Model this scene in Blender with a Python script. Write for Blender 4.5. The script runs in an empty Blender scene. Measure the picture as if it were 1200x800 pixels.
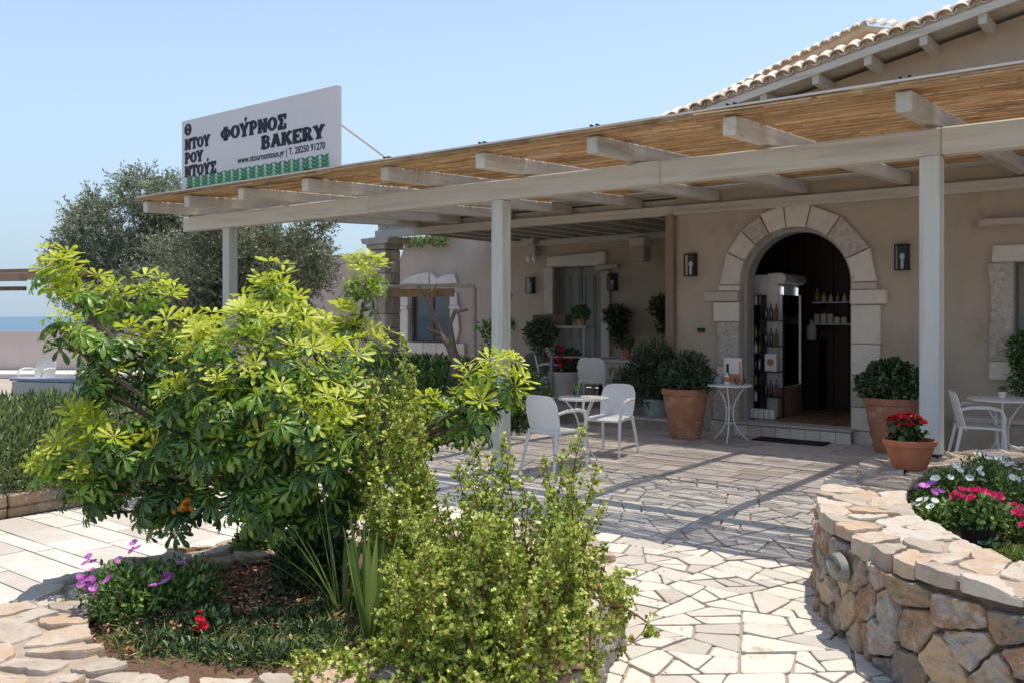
import bpy, bmesh, math, random
import numpy as np
from mathutils import Vector, Matrix, noise
R = math.radians
random.seed(7)
rng = np.random.default_rng(7)
S = bpy.context.scene
COL = S.collection

# ------------------------------------------------------------------ camera
F_PX, EYE, YAW = 1050.0, 1.65, 37.8
cam_d = bpy.data.cameras.new("camera")
cam = bpy.data.objects.new("camera", cam_d)
COL.objects.link(cam)
cam.location = (0, 0, EYE)
cam.rotation_euler = (R(90), 0, R(YAW))
cam_d.sensor_width = 36
cam_d.lens = 36 * F_PX / 1200
cam_d.shift_y = -29 / 1200
cam_d.clip_start = 0.05
cam_d.clip_end = 60000
S.camera = cam

# ------------------------------------------------------------------ light
SUN_DIR = Vector((0.05, 0.235, 1.0)).normalized()
elev = math.asin(SUN_DIR.z)
azim = math.atan2(SUN_DIR.x, SUN_DIR.y)
w = bpy.data.worlds.new("World")
S.world = w
w.use_nodes = True
nt = w.node_tree
sky = nt.nodes.new("ShaderNodeTexSky")
sky.sky_type = 'NISHITA'
sky.sun_disc = False
sky.sun_elevation = elev
sky.sun_rotation = azim
sky.air_density = 1.0
sky.dust_density = 0.5
sky.ozone_density = 1.3
bg = nt.nodes["Background"]
bg.inputs[1].default_value = 0.126
_tc = nt.nodes.new("ShaderNodeTexCoord"); _sx = nt.nodes.new("ShaderNodeSeparateXYZ"); _mr = nt.nodes.new("ShaderNodeMapRange")
nt.links.new(_tc.outputs['Generated'], _sx.inputs[0]); nt.links.new(_sx.outputs[2], _mr.inputs[0])
_mr.interpolation_type = 'SMOOTHSTEP'
_mr.inputs[1].default_value = -.02; _mr.inputs[2].default_value = .34; _mr.inputs[3].default_value = .9; _mr.inputs[4].default_value = .0
_mx = nt.nodes.new("ShaderNodeMix"); _mx.data_type = 'RGBA'
nt.links.new(_mr.outputs[0], _mx.inputs[0]); nt.links.new(sky.outputs[0], _mx.inputs[6]); _mx.inputs[7].default_value = (1.75, 2.55, 3.45, 1)   # pale blue sea haze at the horizon, all round
_hs = nt.nodes.new("ShaderNodeHueSaturation"); _hs.inputs['Saturation'].default_value = .86
nt.links.new(_mx.outputs[2], _hs.inputs['Color']); nt.links.new(_hs.outputs[0], bg.inputs[0])
sd = bpy.data.lights.new("sun", 'SUN')
sd.energy = 2.7
sd.angle = R(0.53)
sd.color = (1.0, 0.93, 0.82)
sun = bpy.data.objects.new("sun", sd)
COL.objects.link(sun)
sun.rotation_euler = SUN_DIR.to_track_quat('Z', 'Y').to_euler()
S.view_settings.view_transform = 'Standard'
S.view_settings.look = 'None'
S.view_settings.exposure = 0.74
S.view_settings.gamma = 1.0

# ------------------------------------------------------------------ geometry helpers
cY, sY = math.cos(R(YAW)), math.sin(R(YAW))
FWD = Vector((-sY, cY, 0)); RGT = Vector((cY, sY, 0))
def at(px, py, d):
    """point seen at a picture position, d metres in front of the eye"""
    return Vector((0, 0, EYE)) + FWD*d + RGT*((px-600)/F_PX*d) + Vector((0, 0, (371-py)/F_PX*d))
def atY(px, py, Y):
    return at(px, py, Y/(FWD.y + RGT.y*(px-600)/F_PX))
def atz(px, py, z):
    return at(px, py, (EYE-z)*F_PX/(py-371))

ORG = {}
def tag(o, label=None, cat=None, group=None, kind=None):
    if label: o['label'] = label
    if cat: o['category'] = cat
    if group: o['group'] = group
    if kind: o['kind'] = kind
    return o
def thing(name, loc, label, cat, group=None, rot=0):
    o = bpy.data.objects.new(name, None)
    o.empty_display_size = 0.1
    COL.objects.link(o)
    o.location = loc
    o.rotation_euler = (0, 0, rot)
    ORG[o] = Vector(loc)
    return tag(o, label, cat, group)
def proto(name, label, cat, group=None):
    return thing(name, (0, 0, 0), label, cat, group)
def link(name, me, parent=None, kind=None):
    o = bpy.data.objects.new(name, me)
    COL.objects.link(o)
    if parent is not None:
        o.parent = parent
        ORG[o] = ORG.get(parent, Vector((0, 0, 0)))
    else:
        ORG[o] = Vector((0, 0, 0))
    if kind: o['kind'] = kind
    return o
def mesh(name, V, Fc, mats, mi=None, smooth=False):
    me = bpy.data.meshes.new(name)
    me.from_pydata([tuple(v) for v in V] if not isinstance(V, np.ndarray) else V.tolist(), [], Fc)
    for m in (mats if isinstance(mats, (list, tuple)) else [mats]):
        me.materials.append(m)
    if mi is not None:
        me.polygons.foreach_set("material_index", mi)
    if smooth:
        me.polygons.foreach_set("use_smooth", [True]*len(me.polygons))
    return me
def np_mesh(name, V, Q, mats, mi=None, smooth=False):
    """fast mesh of equal-sided faces; V (n,3), Q (m,k)"""
    me = bpy.data.meshes.new(name)
    k = Q.shape[1]; m = Q.shape[0]
    me.vertices.add(len(V)); me.vertices.foreach_set("co", V.astype(np.float32).ravel())
    me.loops.add(m*k); me.loops.foreach_set("vertex_index", Q.astype(np.int32).ravel())
    me.polygons.add(m)
    me.polygons.foreach_set("loop_start", np.arange(0, m*k, k, dtype=np.int32))
    me.polygons.foreach_set("loop_total", np.full(m, k, dtype=np.int32))
    for mm in (mats if isinstance(mats, (list, tuple)) else [mats]):
        me.materials.append(mm)
    if mi is not None: me.polygons.foreach_set("material_index", mi.astype(np.int32))
    if smooth: me.polygons.foreach_set("use_smooth", np.ones(m, dtype=bool))
    me.update(calc_edges=True)
    return me

class MB:
    def __init__(s): s.v = []; s.f = []
    def add(s, V, Fc):
        o = len(s.v); s.v += [Vector(x) for x in V]; s.f += [tuple(i+o for i in q) for q in Fc]; return s
    def box(s, x0, y0, z0, x1, y1, z1):
        return s.add([(x0,y0,z0),(x1,y0,z0),(x1,y1,z0),(x0,y1,z0),(x0,y0,z1),(x1,y0,z1),(x1,y1,z1),(x0,y1,z1)],
                     [(0,3,2,1),(4,5,6,7),(0,1,5,4),(1,2,6,5),(2,3,7,6),(3,0,4,7)])
    def beam(s, a, b, w, h, up=(0,0,1)):
        """square bar from a to b, w across, h along up"""
        a, b = Vector(a), Vector(b); d = (b-a).normalized(); u = Vector(up)
        r = d.cross(u).normalized(); u = r.cross(d).normalized()
        V = []
        for p in (a, b):
            for i, j in ((-1,-1),(1,-1),(1,1),(-1,1)):
                V.append(p + r*(w/2*i) + u*(h/2*j))
        return s.add(V, [(3,2,1,0),(4,5,6,7),(0,1,5,4),(1,2,6,5),(2,3,7,6),(3,0,4,7)])
    def tube(s, P, r, n=8, cap=True):
        P = [Vector(p) for p in P]
        if not isinstance(r, (list, tuple)): r = [r]*len(P)
        V = []; Fc = []
        prev = None
        for i, p in enumerate(P):
            t = (P[min(i+1, len(P)-1)] - P[max(i-1, 0)]).normalized()
            if prev is None:
                a = Vector((0,0,1)) if abs(t.z) < .9 else Vector((1,0,0))
                u = t.cross(a).normalized()
            else:
                u = (prev - t*prev.dot(t)).normalized()
            prev = u; v = t.cross(u)
            for k in range(n):
                A = 2*math.pi*k/n
                V.append(p + (u*math.cos(A) + v*math.sin(A))*r[i])
        for i in range(len(P)-1):
            for k in range(n):
                a = i*n+k; b = i*n+(k+1) % n
                Fc.append((a, b, b+n, a+n))
        if cap:
            Fc.append(tuple(range(n-1, -1, -1))); Fc.append(tuple(range((len(P)-1)*n, len(P)*n)))
        return s.add(V, Fc)
    def lathe(s, prof, n=24, c=(0,0,0), wob=0):
        V = []; Fc = []
        for r, z in prof:
            for k in range(n):
                A = 2*math.pi*k/n
                rr = r*(1+wob*noise.noise(Vector((math.cos(A)*2, math.sin(A)*2, z*6))))
                V.append((c[0]+rr*math.cos(A), c[1]+rr*math.sin(A), c[2]+z))
        for i in range(len(prof)-1):
            for k in range(n):
                a = i*n+k; b = i*n+(k+1) % n
                Fc.append((a, b, b+n, a+n))
        Fc.append(tuple(range(n-1, -1, -1))); Fc.append(tuple(range((len(prof)-1)*n, len(prof)*n)))
        return s.add(V, Fc)
    def prism(s, poly, fn0, fn1):
        """poly: 2-D points; fn0 / fn1 map (u,v) to both end faces"""
        n = len(poly)
        V = [fn0(*p) for p in poly] + [fn1(*p) for p in poly]
        Fc = [tuple(range(n)), tuple(range(2*n-1, n-1, -1))]
        for k in range(n):
            j = (k+1) % n
            Fc.append((j, k, k+n, j+n))
        return s.add(V, Fc)
    def build(s, name, mat, parent=None, bevel=0, smooth=False, kind=None, seg=1, rough=0):
        off = ORG.get(parent, Vector((0,0,0))) if parent is not None else Vector((0,0,0))
        me = bpy.data.meshes.new(name)
        me.from_pydata([tuple(v-off) for v in s.v], [], s.f)
        for m in (mat if isinstance(mat, (list, tuple)) else [mat]): me.materials.append(m)
        bm = bmesh.new(); bm.from_mesh(me)
        if bevel:
            bmesh.ops.remove_doubles(bm, verts=bm.verts, dist=1e-5)
            eds = [e for e in bm.edges if len(e.link_faces) == 2 and e.calc_face_angle(0) > .5]
            bmesh.ops.bevel(bm, geom=eds, offset=bevel, segments=seg, affect='EDGES', profile=.6, clamp_overlap=True)
        if rough:
            for v in bm.verts:
                q = v.co + off
                v.co += Vector((noise.noise(q*9), noise.noise(q*9+Vector((9,0,0))), noise.noise(q*9+Vector((0,9,0)))))*rough
        bmesh.ops.recalc_face_normals(bm, faces=bm.faces)
        bm.to_mesh(me); bm.free()
        if smooth:
            me.polygons.foreach_set("use_smooth", [True]*len(me.polygons))
            try: me.set_sharp_from_angle(angle=R(40))
            except Exception: pass
        return link(name, me, parent, kind)
def kids(o): return [c for c in COL.objects if c.parent == o]
def copy_tree(o, loc=None, rot=None, label=None, scale=None, parent=None):
    c = o.copy(); COL.objects.link(c)
    if parent is not None: c.parent = parent
    if loc is not None: c.location = loc
    if rot is not None: c.rotation_euler = (0, 0, rot)
    if scale is not None: c.scale = (scale,)*3
    if label: c['label'] = label
    for ch in list(o.children): copy_tree(ch, parent=c)
    return c
def put(o, loc, rot=0, scale=None):
    o.location = loc; o.rotation_euler = (0, 0, rot)
    if scale: o.scale = (scale,)*3
    return o

# ------------------------------------------------------------------ materials
def _n(nt, t, **kw):
    n = nt.nodes.new(t)
    for k, v in kw.items(): setattr(n, k, v)
    return n
def M(name, cols, rough=.8, scale=6, bump=.15, bscale=40, stretch=(1,1,1), rand=.0, detail=6, transl=0, metal=0,
      spec=.3, pick=False, wear=None, dist=.01, island=False, tcol=None, grime=None):
    """cols: list of colours blended by noise; pick=True shifts the blend per object/piece"""
    m = bpy.data.materials.new(name); m.use_nodes = True
    nt = m.node_tree; L = nt.links.new
    b = nt.nodes["Principled BSDF"]
    tc = _n(nt, "ShaderNodeTexCoord"); mp = _n(nt, "ShaderNodeMapping"); mp.inputs[3].default_value = stretch
    L(tc.outputs[3], mp.inputs[0])
    nz = _n(nt, "ShaderNodeTexNoise"); nz.inputs['Scale'].default_value = scale; nz.inputs['Detail'].default_value = detail
    nz.inputs['Roughness'].default_value = .6
    L(mp.outputs[0], nz.inputs[0])
    oi = _n(nt, "ShaderNodeObjectInfo"); geo = _n(nt, "ShaderNodeNewGeometry")
    sm = _n(nt, "ShaderNodeMath", operation='ADD'); L(oi.outputs['Random'], sm.inputs[0])
    if island: L(geo.outputs['Random Per Island'], sm.inputs[1])
    else: sm.inputs[1].default_value = 0
    fr = _n(nt, "ShaderNodeMath", operation='FRACT'); L(sm.outputs[0], fr.inputs[0])
    rp = _n(nt, "ShaderNodeValToRGB")
    n = len(cols)
    while len(rp.color_ramp.elements) < n: rp.color_ramp.elements.new(.5)
    for i, c in enumerate(cols):
        e = rp.color_ramp.elements[i]
        e.position = (.32+.36*i/(n-1) if not pick else .08+.84*i/(n-1)) if n > 1 else 0
        e.color = (*c, 1)
    if pick:
        mx = _n(nt, "ShaderNodeMath", operation='MULTIPLY_ADD')
        L(nz.outputs[0], mx.inputs[0]); mx.inputs[1].default_value = .9
        sb = _n(nt, "ShaderNodeMath", operation='MULTIPLY_ADD'); L(fr.outputs[0], sb.inputs[0]); sb.inputs[1].default_value = 1.0; sb.inputs[2].default_value = -.45
        L(sb.outputs[0], mx.inputs[2]); L(mx.outputs[0], rp.inputs[0])
    else:
        L(nz.outputs[0], rp.inputs[0])
    col = rp.outputs[0]
    if rand:
        hv = _n(nt, "ShaderNodeHueSaturation")
        ma = _n(nt, "ShaderNodeMapRange"); ma.inputs[3].default_value = 1-rand; ma.inputs[4].default_value = 1+rand
        L(fr.outputs[0], ma.inputs[0]); L(ma.outputs[0], hv.inputs['Value']); L(col, hv.inputs['Color']); col = hv.outputs[0]
    if wear:   # (colour, scale, threshold): patches of another colour
        n2 = _n(nt, "ShaderNodeTexNoise"); n2.inputs['Scale'].default_value = wear[1]; n2.inputs['Detail'].default_value = 8; n2.inputs['Roughness'].default_value = .7
        L(mp.outputs[0], n2.inputs[0])
        r2 = _n(nt, "ShaderNodeMapRange"); r2.inputs[1].default_value = wear[2]; r2.inputs[2].default_value = wear[2]+.12
        L(n2.outputs[0], r2.inputs[0])
        mi = _n(nt, "ShaderNodeMix", data_type='RGBA'); L(r2.outputs[0], mi.inputs[0]); L(col, mi.inputs[6]); mi.inputs[7].default_value = (*wear[0], 1)
        col = mi.outputs[2]
    L(col, b.inputs['Base Color'])
    b.inputs['Roughness'].default_value = rough
    b.inputs['Metallic'].default_value = metal
    b.inputs['Specular IOR Level'].default_value = spec
    if bump:
        nb = _n(nt, "ShaderNodeTexNoise"); nb.inputs['Scale'].default_value = bscale; nb.inputs['Detail'].default_value = 8; nb.inputs['Roughness'].default_value = .65
        L(mp.outputs[0], nb.inputs[0])
        bp = _n(nt, "ShaderNodeBump"); bp.inputs['Strength'].default_value = bump; bp.inputs['Distance'].default_value = dist
        L(nb.outputs[0], bp.inputs['Height']); L(bp.outputs[0], b.inputs['Normal'])
    if transl:
        out = nt.nodes["Material Output"]
        tr = _n(nt, "ShaderNodeBsdfTranslucent"); ms = _n(nt, "ShaderNodeMixShader"); ms.inputs[0].default_value = transl
        if tcol: tr.inputs[0].default_value = (*tcol, 1)
        else: L(col, tr.inputs[0])
        L(b.outputs[0], ms.inputs[1]); L(tr.outputs[0], ms.inputs[2]); L(ms.outputs[0], out.inputs[0])
    return m
def glass(name, tint=(.05,.06,.06), rough=.03):
    m = bpy.data.materials.new(name); m.use_nodes = True
    b = m.node_tree.nodes["Principled BSDF"]
    b.inputs['Base Color'].default_value = (*tint, 1); b.inputs['Roughness'].default_value = rough
    b.inputs['Specular IOR Level'].default_value = .8
    return m
def thin_glass(name, mixf=.12):
    m = bpy.data.materials.new(name); m.use_nodes = True
    nt = m.node_tree; L = nt.links.new; out = nt.nodes["Material Output"]
    nt.nodes.remove(nt.nodes["Principled BSDF"])
    t = _n(nt, "ShaderNodeBsdfTransparent"); g = _n(nt, "ShaderNodeBsdfGlossy"); g.inputs[1].default_value = .03
    fr = _n(nt, "ShaderNodeFresnel"); fr.inputs[0].default_value = 1.22
    t.inputs[0].default_value = (.93,.95,.94,1)
    ms = _n(nt, "ShaderNodeMixShader"); L(fr.outputs[0], ms.inputs[0]); L(t.outputs[0], ms.inputs[1]); L(g.outputs[0], ms.inputs[2]); L(ms.outputs[0], out.inputs[0])
    return m

m_stucco = M("stucco", [(.385,.31,.235),(.485,.405,.315),(.425,.355,.275)], .9, 1.1, .35, 90, detail=12, wear=((.33,.26,.205), .8, .58), dist=.004)
m_stucco_l = M("stucco_pale_lit", [(.45,.365,.30),(.53,.44,.37)], .9, 1.3, .25, 120, detail=10, dist=.004)  # lighter stucco copy; on the wing wall the open-sky light is in its colour
m_wood = M("painted_wood", [(.42,.40,.345),(.56,.54,.475),(.49,.47,.41)], .7, 5, .35, 30, (1,1,1), rand=.06, detail=9, wear=((.24,.19,.14), 9, .64), dist=.006)
m_woodx = M("painted_wood_long", [(.44,.41,.35),(.62,.585,.51),(.52,.49,.42)], .7, 9, .8, 30, (.06,1,1), rand=.08, detail=9, wear=((.22,.17,.125), 34, .63), dist=.006)
m_woody = M("painted_rafter", [(.42,.40,.345),(.60,.57,.50),(.50,.475,.41)], .7, 9, .8, 30, (1,.06,1), rand=.14, detail=9, wear=((.22,.17,.125), 34, .62), dist=.006)
m_woodz = M("painted_post", [(.44,.445,.395),(.585,.595,.53),(.51,.515,.46)], .65, 9, .8, 30, (1,1,.05), rand=.05, detail=9, wear=((.28,.24,.19), 34, .63), dist=.006)
m_reed = M("reed", [(.40,.26,.145),(.68,.50,.30),(.53,.36,.20)], .7, 5, .2, 60, (.7,1,1), rand=.40, island=True, transl=.30, tcol=(.74,.48,.22), wear=((.22,.12,.065), 16, .57))
m_flag = M("white_flagstone", [(.55,.50,.43),(.64,.59,.515),(.60,.545,.465)], .62, 7, .5, 50, rand=.13, pick=True, island=True, wear=((.44,.37,.285), 5, .57), dist=.004)
m_tile = M("terrace_tile", [(.46,.40,.34),(.61,.545,.475),(.53,.465,.40)], .7, 4, .3, 60, rand=.1, pick=True, island=True, wear=((.34,.28,.22), 5, .63), dist=.004)
m_paver = M("pale_paver", [(.53,.475,.41),(.68,.62,.545),(.60,.55,.48)], .75, 4, .3, 70, rand=.08, pick=True, island=True, dist=.003)
m_mortar = M("joint_mortar", [(.31,.255,.20),(.42,.355,.285)], .95, 12, .5, 90, detail=9)
m_ground = M("ground_earth", [(.36,.30,.24),(.46,.40,.33)], .95, .5, .4, 14, detail=10)
m_rubble = M("rubble_stone", [(.33,.30,.265),(.50,.33,.19),(.54,.48,.40),(.42,.24,.125),(.46,.43,.385),(.56,.40,.25)], .9, 9, 1.0, 30, rand=.22, pick=True, detail=12, wear=((.62,.57,.49), 8, .56), dist=.035)
m_cap = M("capping_stone", [(.44,.36,.28),(.58,.50,.41),(.50,.35,.23),(.54,.48,.40)], .9, 9, 1.0, 30, rand=.10, pick=True, detail=10, wear=((.38,.30,.22), 8, .6), dist=.012)
m_capm = M("cap_mortar", [(.36,.28,.205),(.48,.39,.30)], .95, 14, .8, 60, detail=9)
m_core = M("rubble_mortar", [(.12,.085,.06),(.22,.165,.12)], .95, 14, .8, 60, detail=9)
m_white_stone = M("dressed_stone", [(.56,.49,.41),(.70,.64,.56),(.62,.56,.48)], .8, 9, .9, 36, rand=.1, pick=True, detail=10, wear=((.42,.34,.26), 9, .62), dist=.006)
m_rough_stone = M("pitted_stone", [(.38,.33,.28),(.66,.60,.53)], .85, 26, 1.2, 50, rand=.06, detail=10, dist=.015)
m_terra = M("terracotta", [(.34,.15,.085),(.46,.225,.135)], .8, 6, .2, 60, detail=9, wear=((.48,.36,.28), 4, .55), dist=.006)
m_terra_l = M("terracotta_bright", [(.48,.155,.075),(.58,.22,.115)], .75, 7, .2, 60, wear=((.55,.38,.28), 6, .66), dist=.003)
m_mint = M("mint_glaze", [(.27,.36,.31),(.36,.45,.39)], .45, 5, .05, 40)
m_plastic = M("white_plastic", [(.74,.73,.70),(.80,.79,.76)], .42, 3, .03, 60, spec=.5)
m_metalw = M("white_metal", [(.70,.68,.64),(.76,.74,.70)], .45, 12, .08, 60, wear=((.45,.36,.28), 20, .70))
m_black = M("black_metal", [(.012,.012,.012),(.025,.023,.022)], .45, 10, .05, 50)
m_dark = M("dark_interior", [(.025,.019,.016),(.045,.032,.026)], .6, 3, .1, 30, (1,1,.1))
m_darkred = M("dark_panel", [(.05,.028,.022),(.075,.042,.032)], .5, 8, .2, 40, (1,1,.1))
m_floorw = M("wood_floor", [(.26,.15,.085),(.36,.22,.13)], .5, 8, .15, 40, (1,.15,1), rand=.1)
m_shutter = M("grey_shutter", [(.20,.215,.20),(.27,.285,.265)], .6, 6, .2, 50, (1,1,.2), rand=.04)
m_frame_grey = M("grey_door_frame", [(.30,.30,.275),(.40,.40,.365)], .6, 8, .2, 40, (1,1,.2))
m_brown = M("brown_pipe", [(.25,.165,.115),(.34,.23,.165)], .55, 8, .1, 40, (1,1,.1))
m_brownwood = M("brown_wood", [(.10,.06,.04),(.15,.09,.06)], .5, 8, .15, 40, (1,1,.2))
m_rooftile = M("roof_tile", [(.62,.50,.385),(.76,.67,.555),(.70,.60,.48)], .85, 8, .4, 40, rand=.12, pick=True, wear=((.42,.33,.25), 8, .62))
m_tan = M("sand_render", [(.56,.41,.27),(.66,.50,.35)], .9, 3, .2, 60)
m_mat = M("door_mat", [(.02,.016,.014),(.035,.03,.026)], .95, 60, .8, 200)
m_soil = M("soil", [(.10,.06,.04),(.20,.115,.07),(.14,.085,.055)], .95, 14, 1, 50, detail=10, dist=.02)
m_glass = glass("window_glass"); m_tglass = thin_glass("clear_glass")
m_sign = M("sign_board", [(.66,.64,.63),(.70,.68,.67)], .5, 2, .02, 40)
m_ink = M("sign_ink", [(.012,.014,.022),(.018,.02,.03)], .5, 5, 0)
m_green1 = M("sign_green", [(.02,.20,.07),(.03,.26,.09)], .5, 5, 0)
m_green2 = M("sign_pale_green", [(.30,.58,.33),(.36,.64,.38)], .5, 5, 0)
m_sea = M("sea_water", [(.012,.075,.15),(.02,.105,.19)], .25, .05, .3, .6, (1,.3,1))
m_pink = M("pink_render", [(.56,.45,.40),(.64,.53,.475)], .9, .6, .1, 30)
m_pale = M("pale_concrete", [(.60,.55,.50),(.70,.66,.61)], .85, 2, .15, 40)
m_bark = M("bark", [(.10,.075,.055),(.20,.155,.115)], .95, 18, 1, 40, (1,1,.4), dist=.02)
m_barkg = M("grey_bark", [(.14,.105,.085),(.26,.205,.17)], .9, 14, .6, 40, (1,1,.4), dist=.01)
m_stemred = M("red_stem", [(.20,.085,.05),(.30,.14,.08)], .7, 30, .2, 60)
def leafmat(name, cols, rough=.45, transl=.3, rand=.3, spec=.4, tcol=None):
    return M(name, cols, rough, 3, 0, 40, rand=rand, pick=True, island=True, transl=transl, spec=spec, tcol=tcol)
m_olive = leafmat("olive_leaf", [(.12,.15,.08),(.24,.28,.165),(.40,.43,.30)], .5, .22, .3)
m_rosem = leafmat("rosemary_leaf", [(.085,.14,.045),(.18,.25,.085),(.32,.38,.15)], .6, .25, .3)
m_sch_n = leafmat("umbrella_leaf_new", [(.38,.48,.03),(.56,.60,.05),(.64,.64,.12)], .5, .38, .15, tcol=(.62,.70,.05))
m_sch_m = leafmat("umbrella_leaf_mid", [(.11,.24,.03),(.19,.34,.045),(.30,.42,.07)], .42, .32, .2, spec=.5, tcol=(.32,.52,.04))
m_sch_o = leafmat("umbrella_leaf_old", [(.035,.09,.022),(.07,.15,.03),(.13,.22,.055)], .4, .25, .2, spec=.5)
m_port = leafmat("elephant_bush_leaf", [(.17,.26,.03),(.38,.46,.06),(.62,.63,.18)], .4, .32, .25)
m_hedge = leafmat("hedge_leaf", [(.035,.085,.02),(.07,.15,.035),(.12,.21,.05)], .4, .25, .3)
m_dkleaf = leafmat("dark_leaf", [(.025,.06,.02),(.05,.10,.035),(.10,.155,.055)], .45, .15, .3)
m_olean = leafmat("oleander_leaf", [(.035,.065,.03),(.065,.105,.05),(.11,.15,.08)], .5, .15, .3)
m_grass = leafmat("grass_blade", [(.10,.17,.03),(.20,.29,.055),(.34,.38,.14)], .5, .3, .3)
m_aga = leafmat("strap_leaf", [(.13,.22,.04),(.22,.33,.07),(.36,.42,.14)], .35, .25, .2)
m_petleaf = leafmat("bedding_leaf", [(.06,.13,.025),(.14,.25,.05),(.27,.38,.10)], .5, .25, .25)
m_fl_red = leafmat("red_petal", [(.55,.01,.02),(.70,.02,.04)], .5, .25, .15)
m_fl_mag = leafmat("magenta_petal", [(.66,.03,.16),(.80,.08,.26)], .5, .25, .15)
m_fl_pur = leafmat("purple_petal", [(.42,.07,.40),(.60,.20,.58)], .5, .25, .15)
m_fl_wht = leafmat("white_petal", [(.74,.76,.72),(.84,.84,.80)], .5, .25, .05)
m_fl_yel = leafmat("yellow_centre", [(.70,.45,.05),(.75,.55,.08)], .6, .1, .1)
m_fl_org = leafmat("orange_flower", [(.60,.20,.03),(.72,.34,.05)], .6, .2, .15)
m_mulch = leafmat("bark_mulch", [(.26,.10,.05),(.46,.20,.10),(.58,.32,.19)], .9, 0.01, .3)

# ------------------------------------------------------------------ polygon helpers
def clip(poly, nx, ny, c):
    out = []
    n = len(poly)
    for i in range(n):
        a, b = poly[i], poly[(i+1) % n]
        da = nx*a[0]+ny*a[1]-c; db = nx*b[0]+ny*b[1]-c
        if da <= 0: out.append(a)
        if (da < 0 < db) or (db < 0 < da):
            t = da/(da-db); out.append((a[0]+(b[0]-a[0])*t, a[1]+(b[1]-a[1])*t))
    return out
def area(p):
    return .5*sum(p[i][0]*p[(i+1) % len(p)][1]-p[(i+1) % len(p)][0]*p[i][1] for i in range(len(p)))
def centroid(p):
    return (sum(q[0] for q in p)/len(p), sum(q[1] for q in p)/len(p))
def inset(p, g):
    if area(p) < 0: p = p[::-1]
    q = list(p); n = len(p)
    for i in range(n):
        a, b = p[i], p[(i+1) % n]
        dx, dy = b[0]-a[0], b[1]-a[1]; l = math.hypot(dx, dy)
        if l < 1e-6: continue
        nx, ny = dy/l, -dx/l
        q = clip(q, nx, ny, nx*a[0]+ny*a[1]-g)
        if len(q) < 3: return []
    r = [q[0]]
    for a in q[1:]:
        if math.hypot(a[0]-r[-1][0], a[1]-r[-1][1]) > .004: r.append(a)
    if len(r) > 2 and math.hypot(r[0][0]-r[-1][0], r[0][1]-r[-1][1]) < .004: r.pop()
    return r if len(r) > 2 else []
def voronoi(P, bound, k=22):
    P = np.array(P); cells = []
    for i in range(len(P)):
        d = ((P-P[i])**2).sum(1); o = np.argsort(d)[1:k+1]
        c = list(bound)
        for j in o:
            mx = (P[i]+P[j])/2; nn = P[j]-P[i]
            c = clip(c, nn[0], nn[1], float(nn@mx))
            if len(c) < 3: break
        if len(c) >= 3: cells.append(c)
    return cells
def jpts(x0, y0, x1, y1, sx, sy, j=.38, rnd=random):
    out = []; ny = max(1, round((y1-y0)/sy))
    for r in range(ny):
        nx = max(1, round((x1-x0)/(sx*rnd.uniform(.75, 1.3))))
        for c in range(nx):
            out.append((x0+(c+.5+rnd.uniform(-j, j))*(x1-x0)/nx, y0+(r+.5+rnd.uniform(-j, j))*(y1-y0)/ny))
    return out
def split_rec(p, amin, rnd, out):
    A = abs(area(p))
    if A < amin*rnd.uniform(.7, 2.4) or len(p) < 3:
        out.append(p); return
    c = centroid(p)
    i = max(range(len(p)), key=lambda i: (p[i][0]-p[(i+1) % len(p)][0])**2+(p[i][1]-p[(i+1) % len(p)][1])**2)
    a, b = p[i], p[(i+1) % len(p)]
    an = math.atan2(b[1]-a[1], b[0]-a[0])+math.pi/2+rnd.gauss(0, .38)
    nx, ny = -math.sin(an), math.cos(an)
    t = rnd.uniform(.35, .65); m = (a[0]+(b[0]-a[0])*t, a[1]+(b[1]-a[1])*t)
    q = (m[0]*.55+c[0]*.45, m[1]*.55+c[1]*.45)
    cc = nx*q[0]+ny*q[1]
    p1 = clip(p, nx, ny, cc); p2 = clip(p, -nx, -ny, -cc)
    if len(p1) < 3 or len(p2) < 3: out.append(p); return
    split_rec(p1, amin, rnd, out); split_rec(p2, amin, rnd, out)
def inside(p, poly):
    x, y = p; r = False; j = len(poly)-1
    for i in range(len(poly)):
        if (poly[i][1] > y) != (poly[j][1] > y) and x < (poly[j][0]-poly[i][0])*(y-poly[i][1])/(poly[j][1]-poly[i][1])+poly[i][0]: r = not r
        j = i
    return r
def slab(poly, z0, z1, bev=.005, tilt=0.002, rnd=random):
    """thin paving stone; returns verts, faces"""
    if area(poly) < 0: poly = poly[::-1]
    top = inset(poly, bev)
    n = len(poly); c = centroid(poly)
    tx, ty = rnd.uniform(-tilt, tilt), rnd.uniform(-tilt, tilt)
    def zt(p): return z1+(p[0]-c[0])*tx*4+(p[1]-c[1])*ty*4
    V = [(p[0], p[1], z0) for p in poly]+[(p[0], p[1], zt(p)-bev*.6) for p in poly]
    tp = [(c[0]+(p[0]-c[0])*(1-bev/max(.05, math.hypot(p[0]-c[0], p[1]-c[1]))*1.3), c[1]+(p[1]-c[1])*(1-bev/max(.05, math.hypot(p[0]-c[0], p[1]-c[1]))*1.3)) for p in poly]
    V += [(p[0], p[1], zt(p)) for p in tp]
    Fc = [tuple(range(2*n, 3*n))]
    for k in range(n):
        j = (k+1) % n
        Fc.append((k, j, j+n, k+n)); Fc.append((k+n, j+n, j+2*n, k+2*n))
    return V, Fc
def chaikin(p, it=1, t=.22):
    for _ in range(it):
        q = []
        for i in range(len(p)):
            a, b = p[i], p[(i+1) % len(p)]
            q.append((a[0]+(b[0]-a[0])*t, a[1]+(b[1]-a[1])*t)); q.append((a[0]+(b[0]-a[0])*(1-t), a[1]+(b[1]-a[1])*(1-t)))
        p = q
    return p
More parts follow.
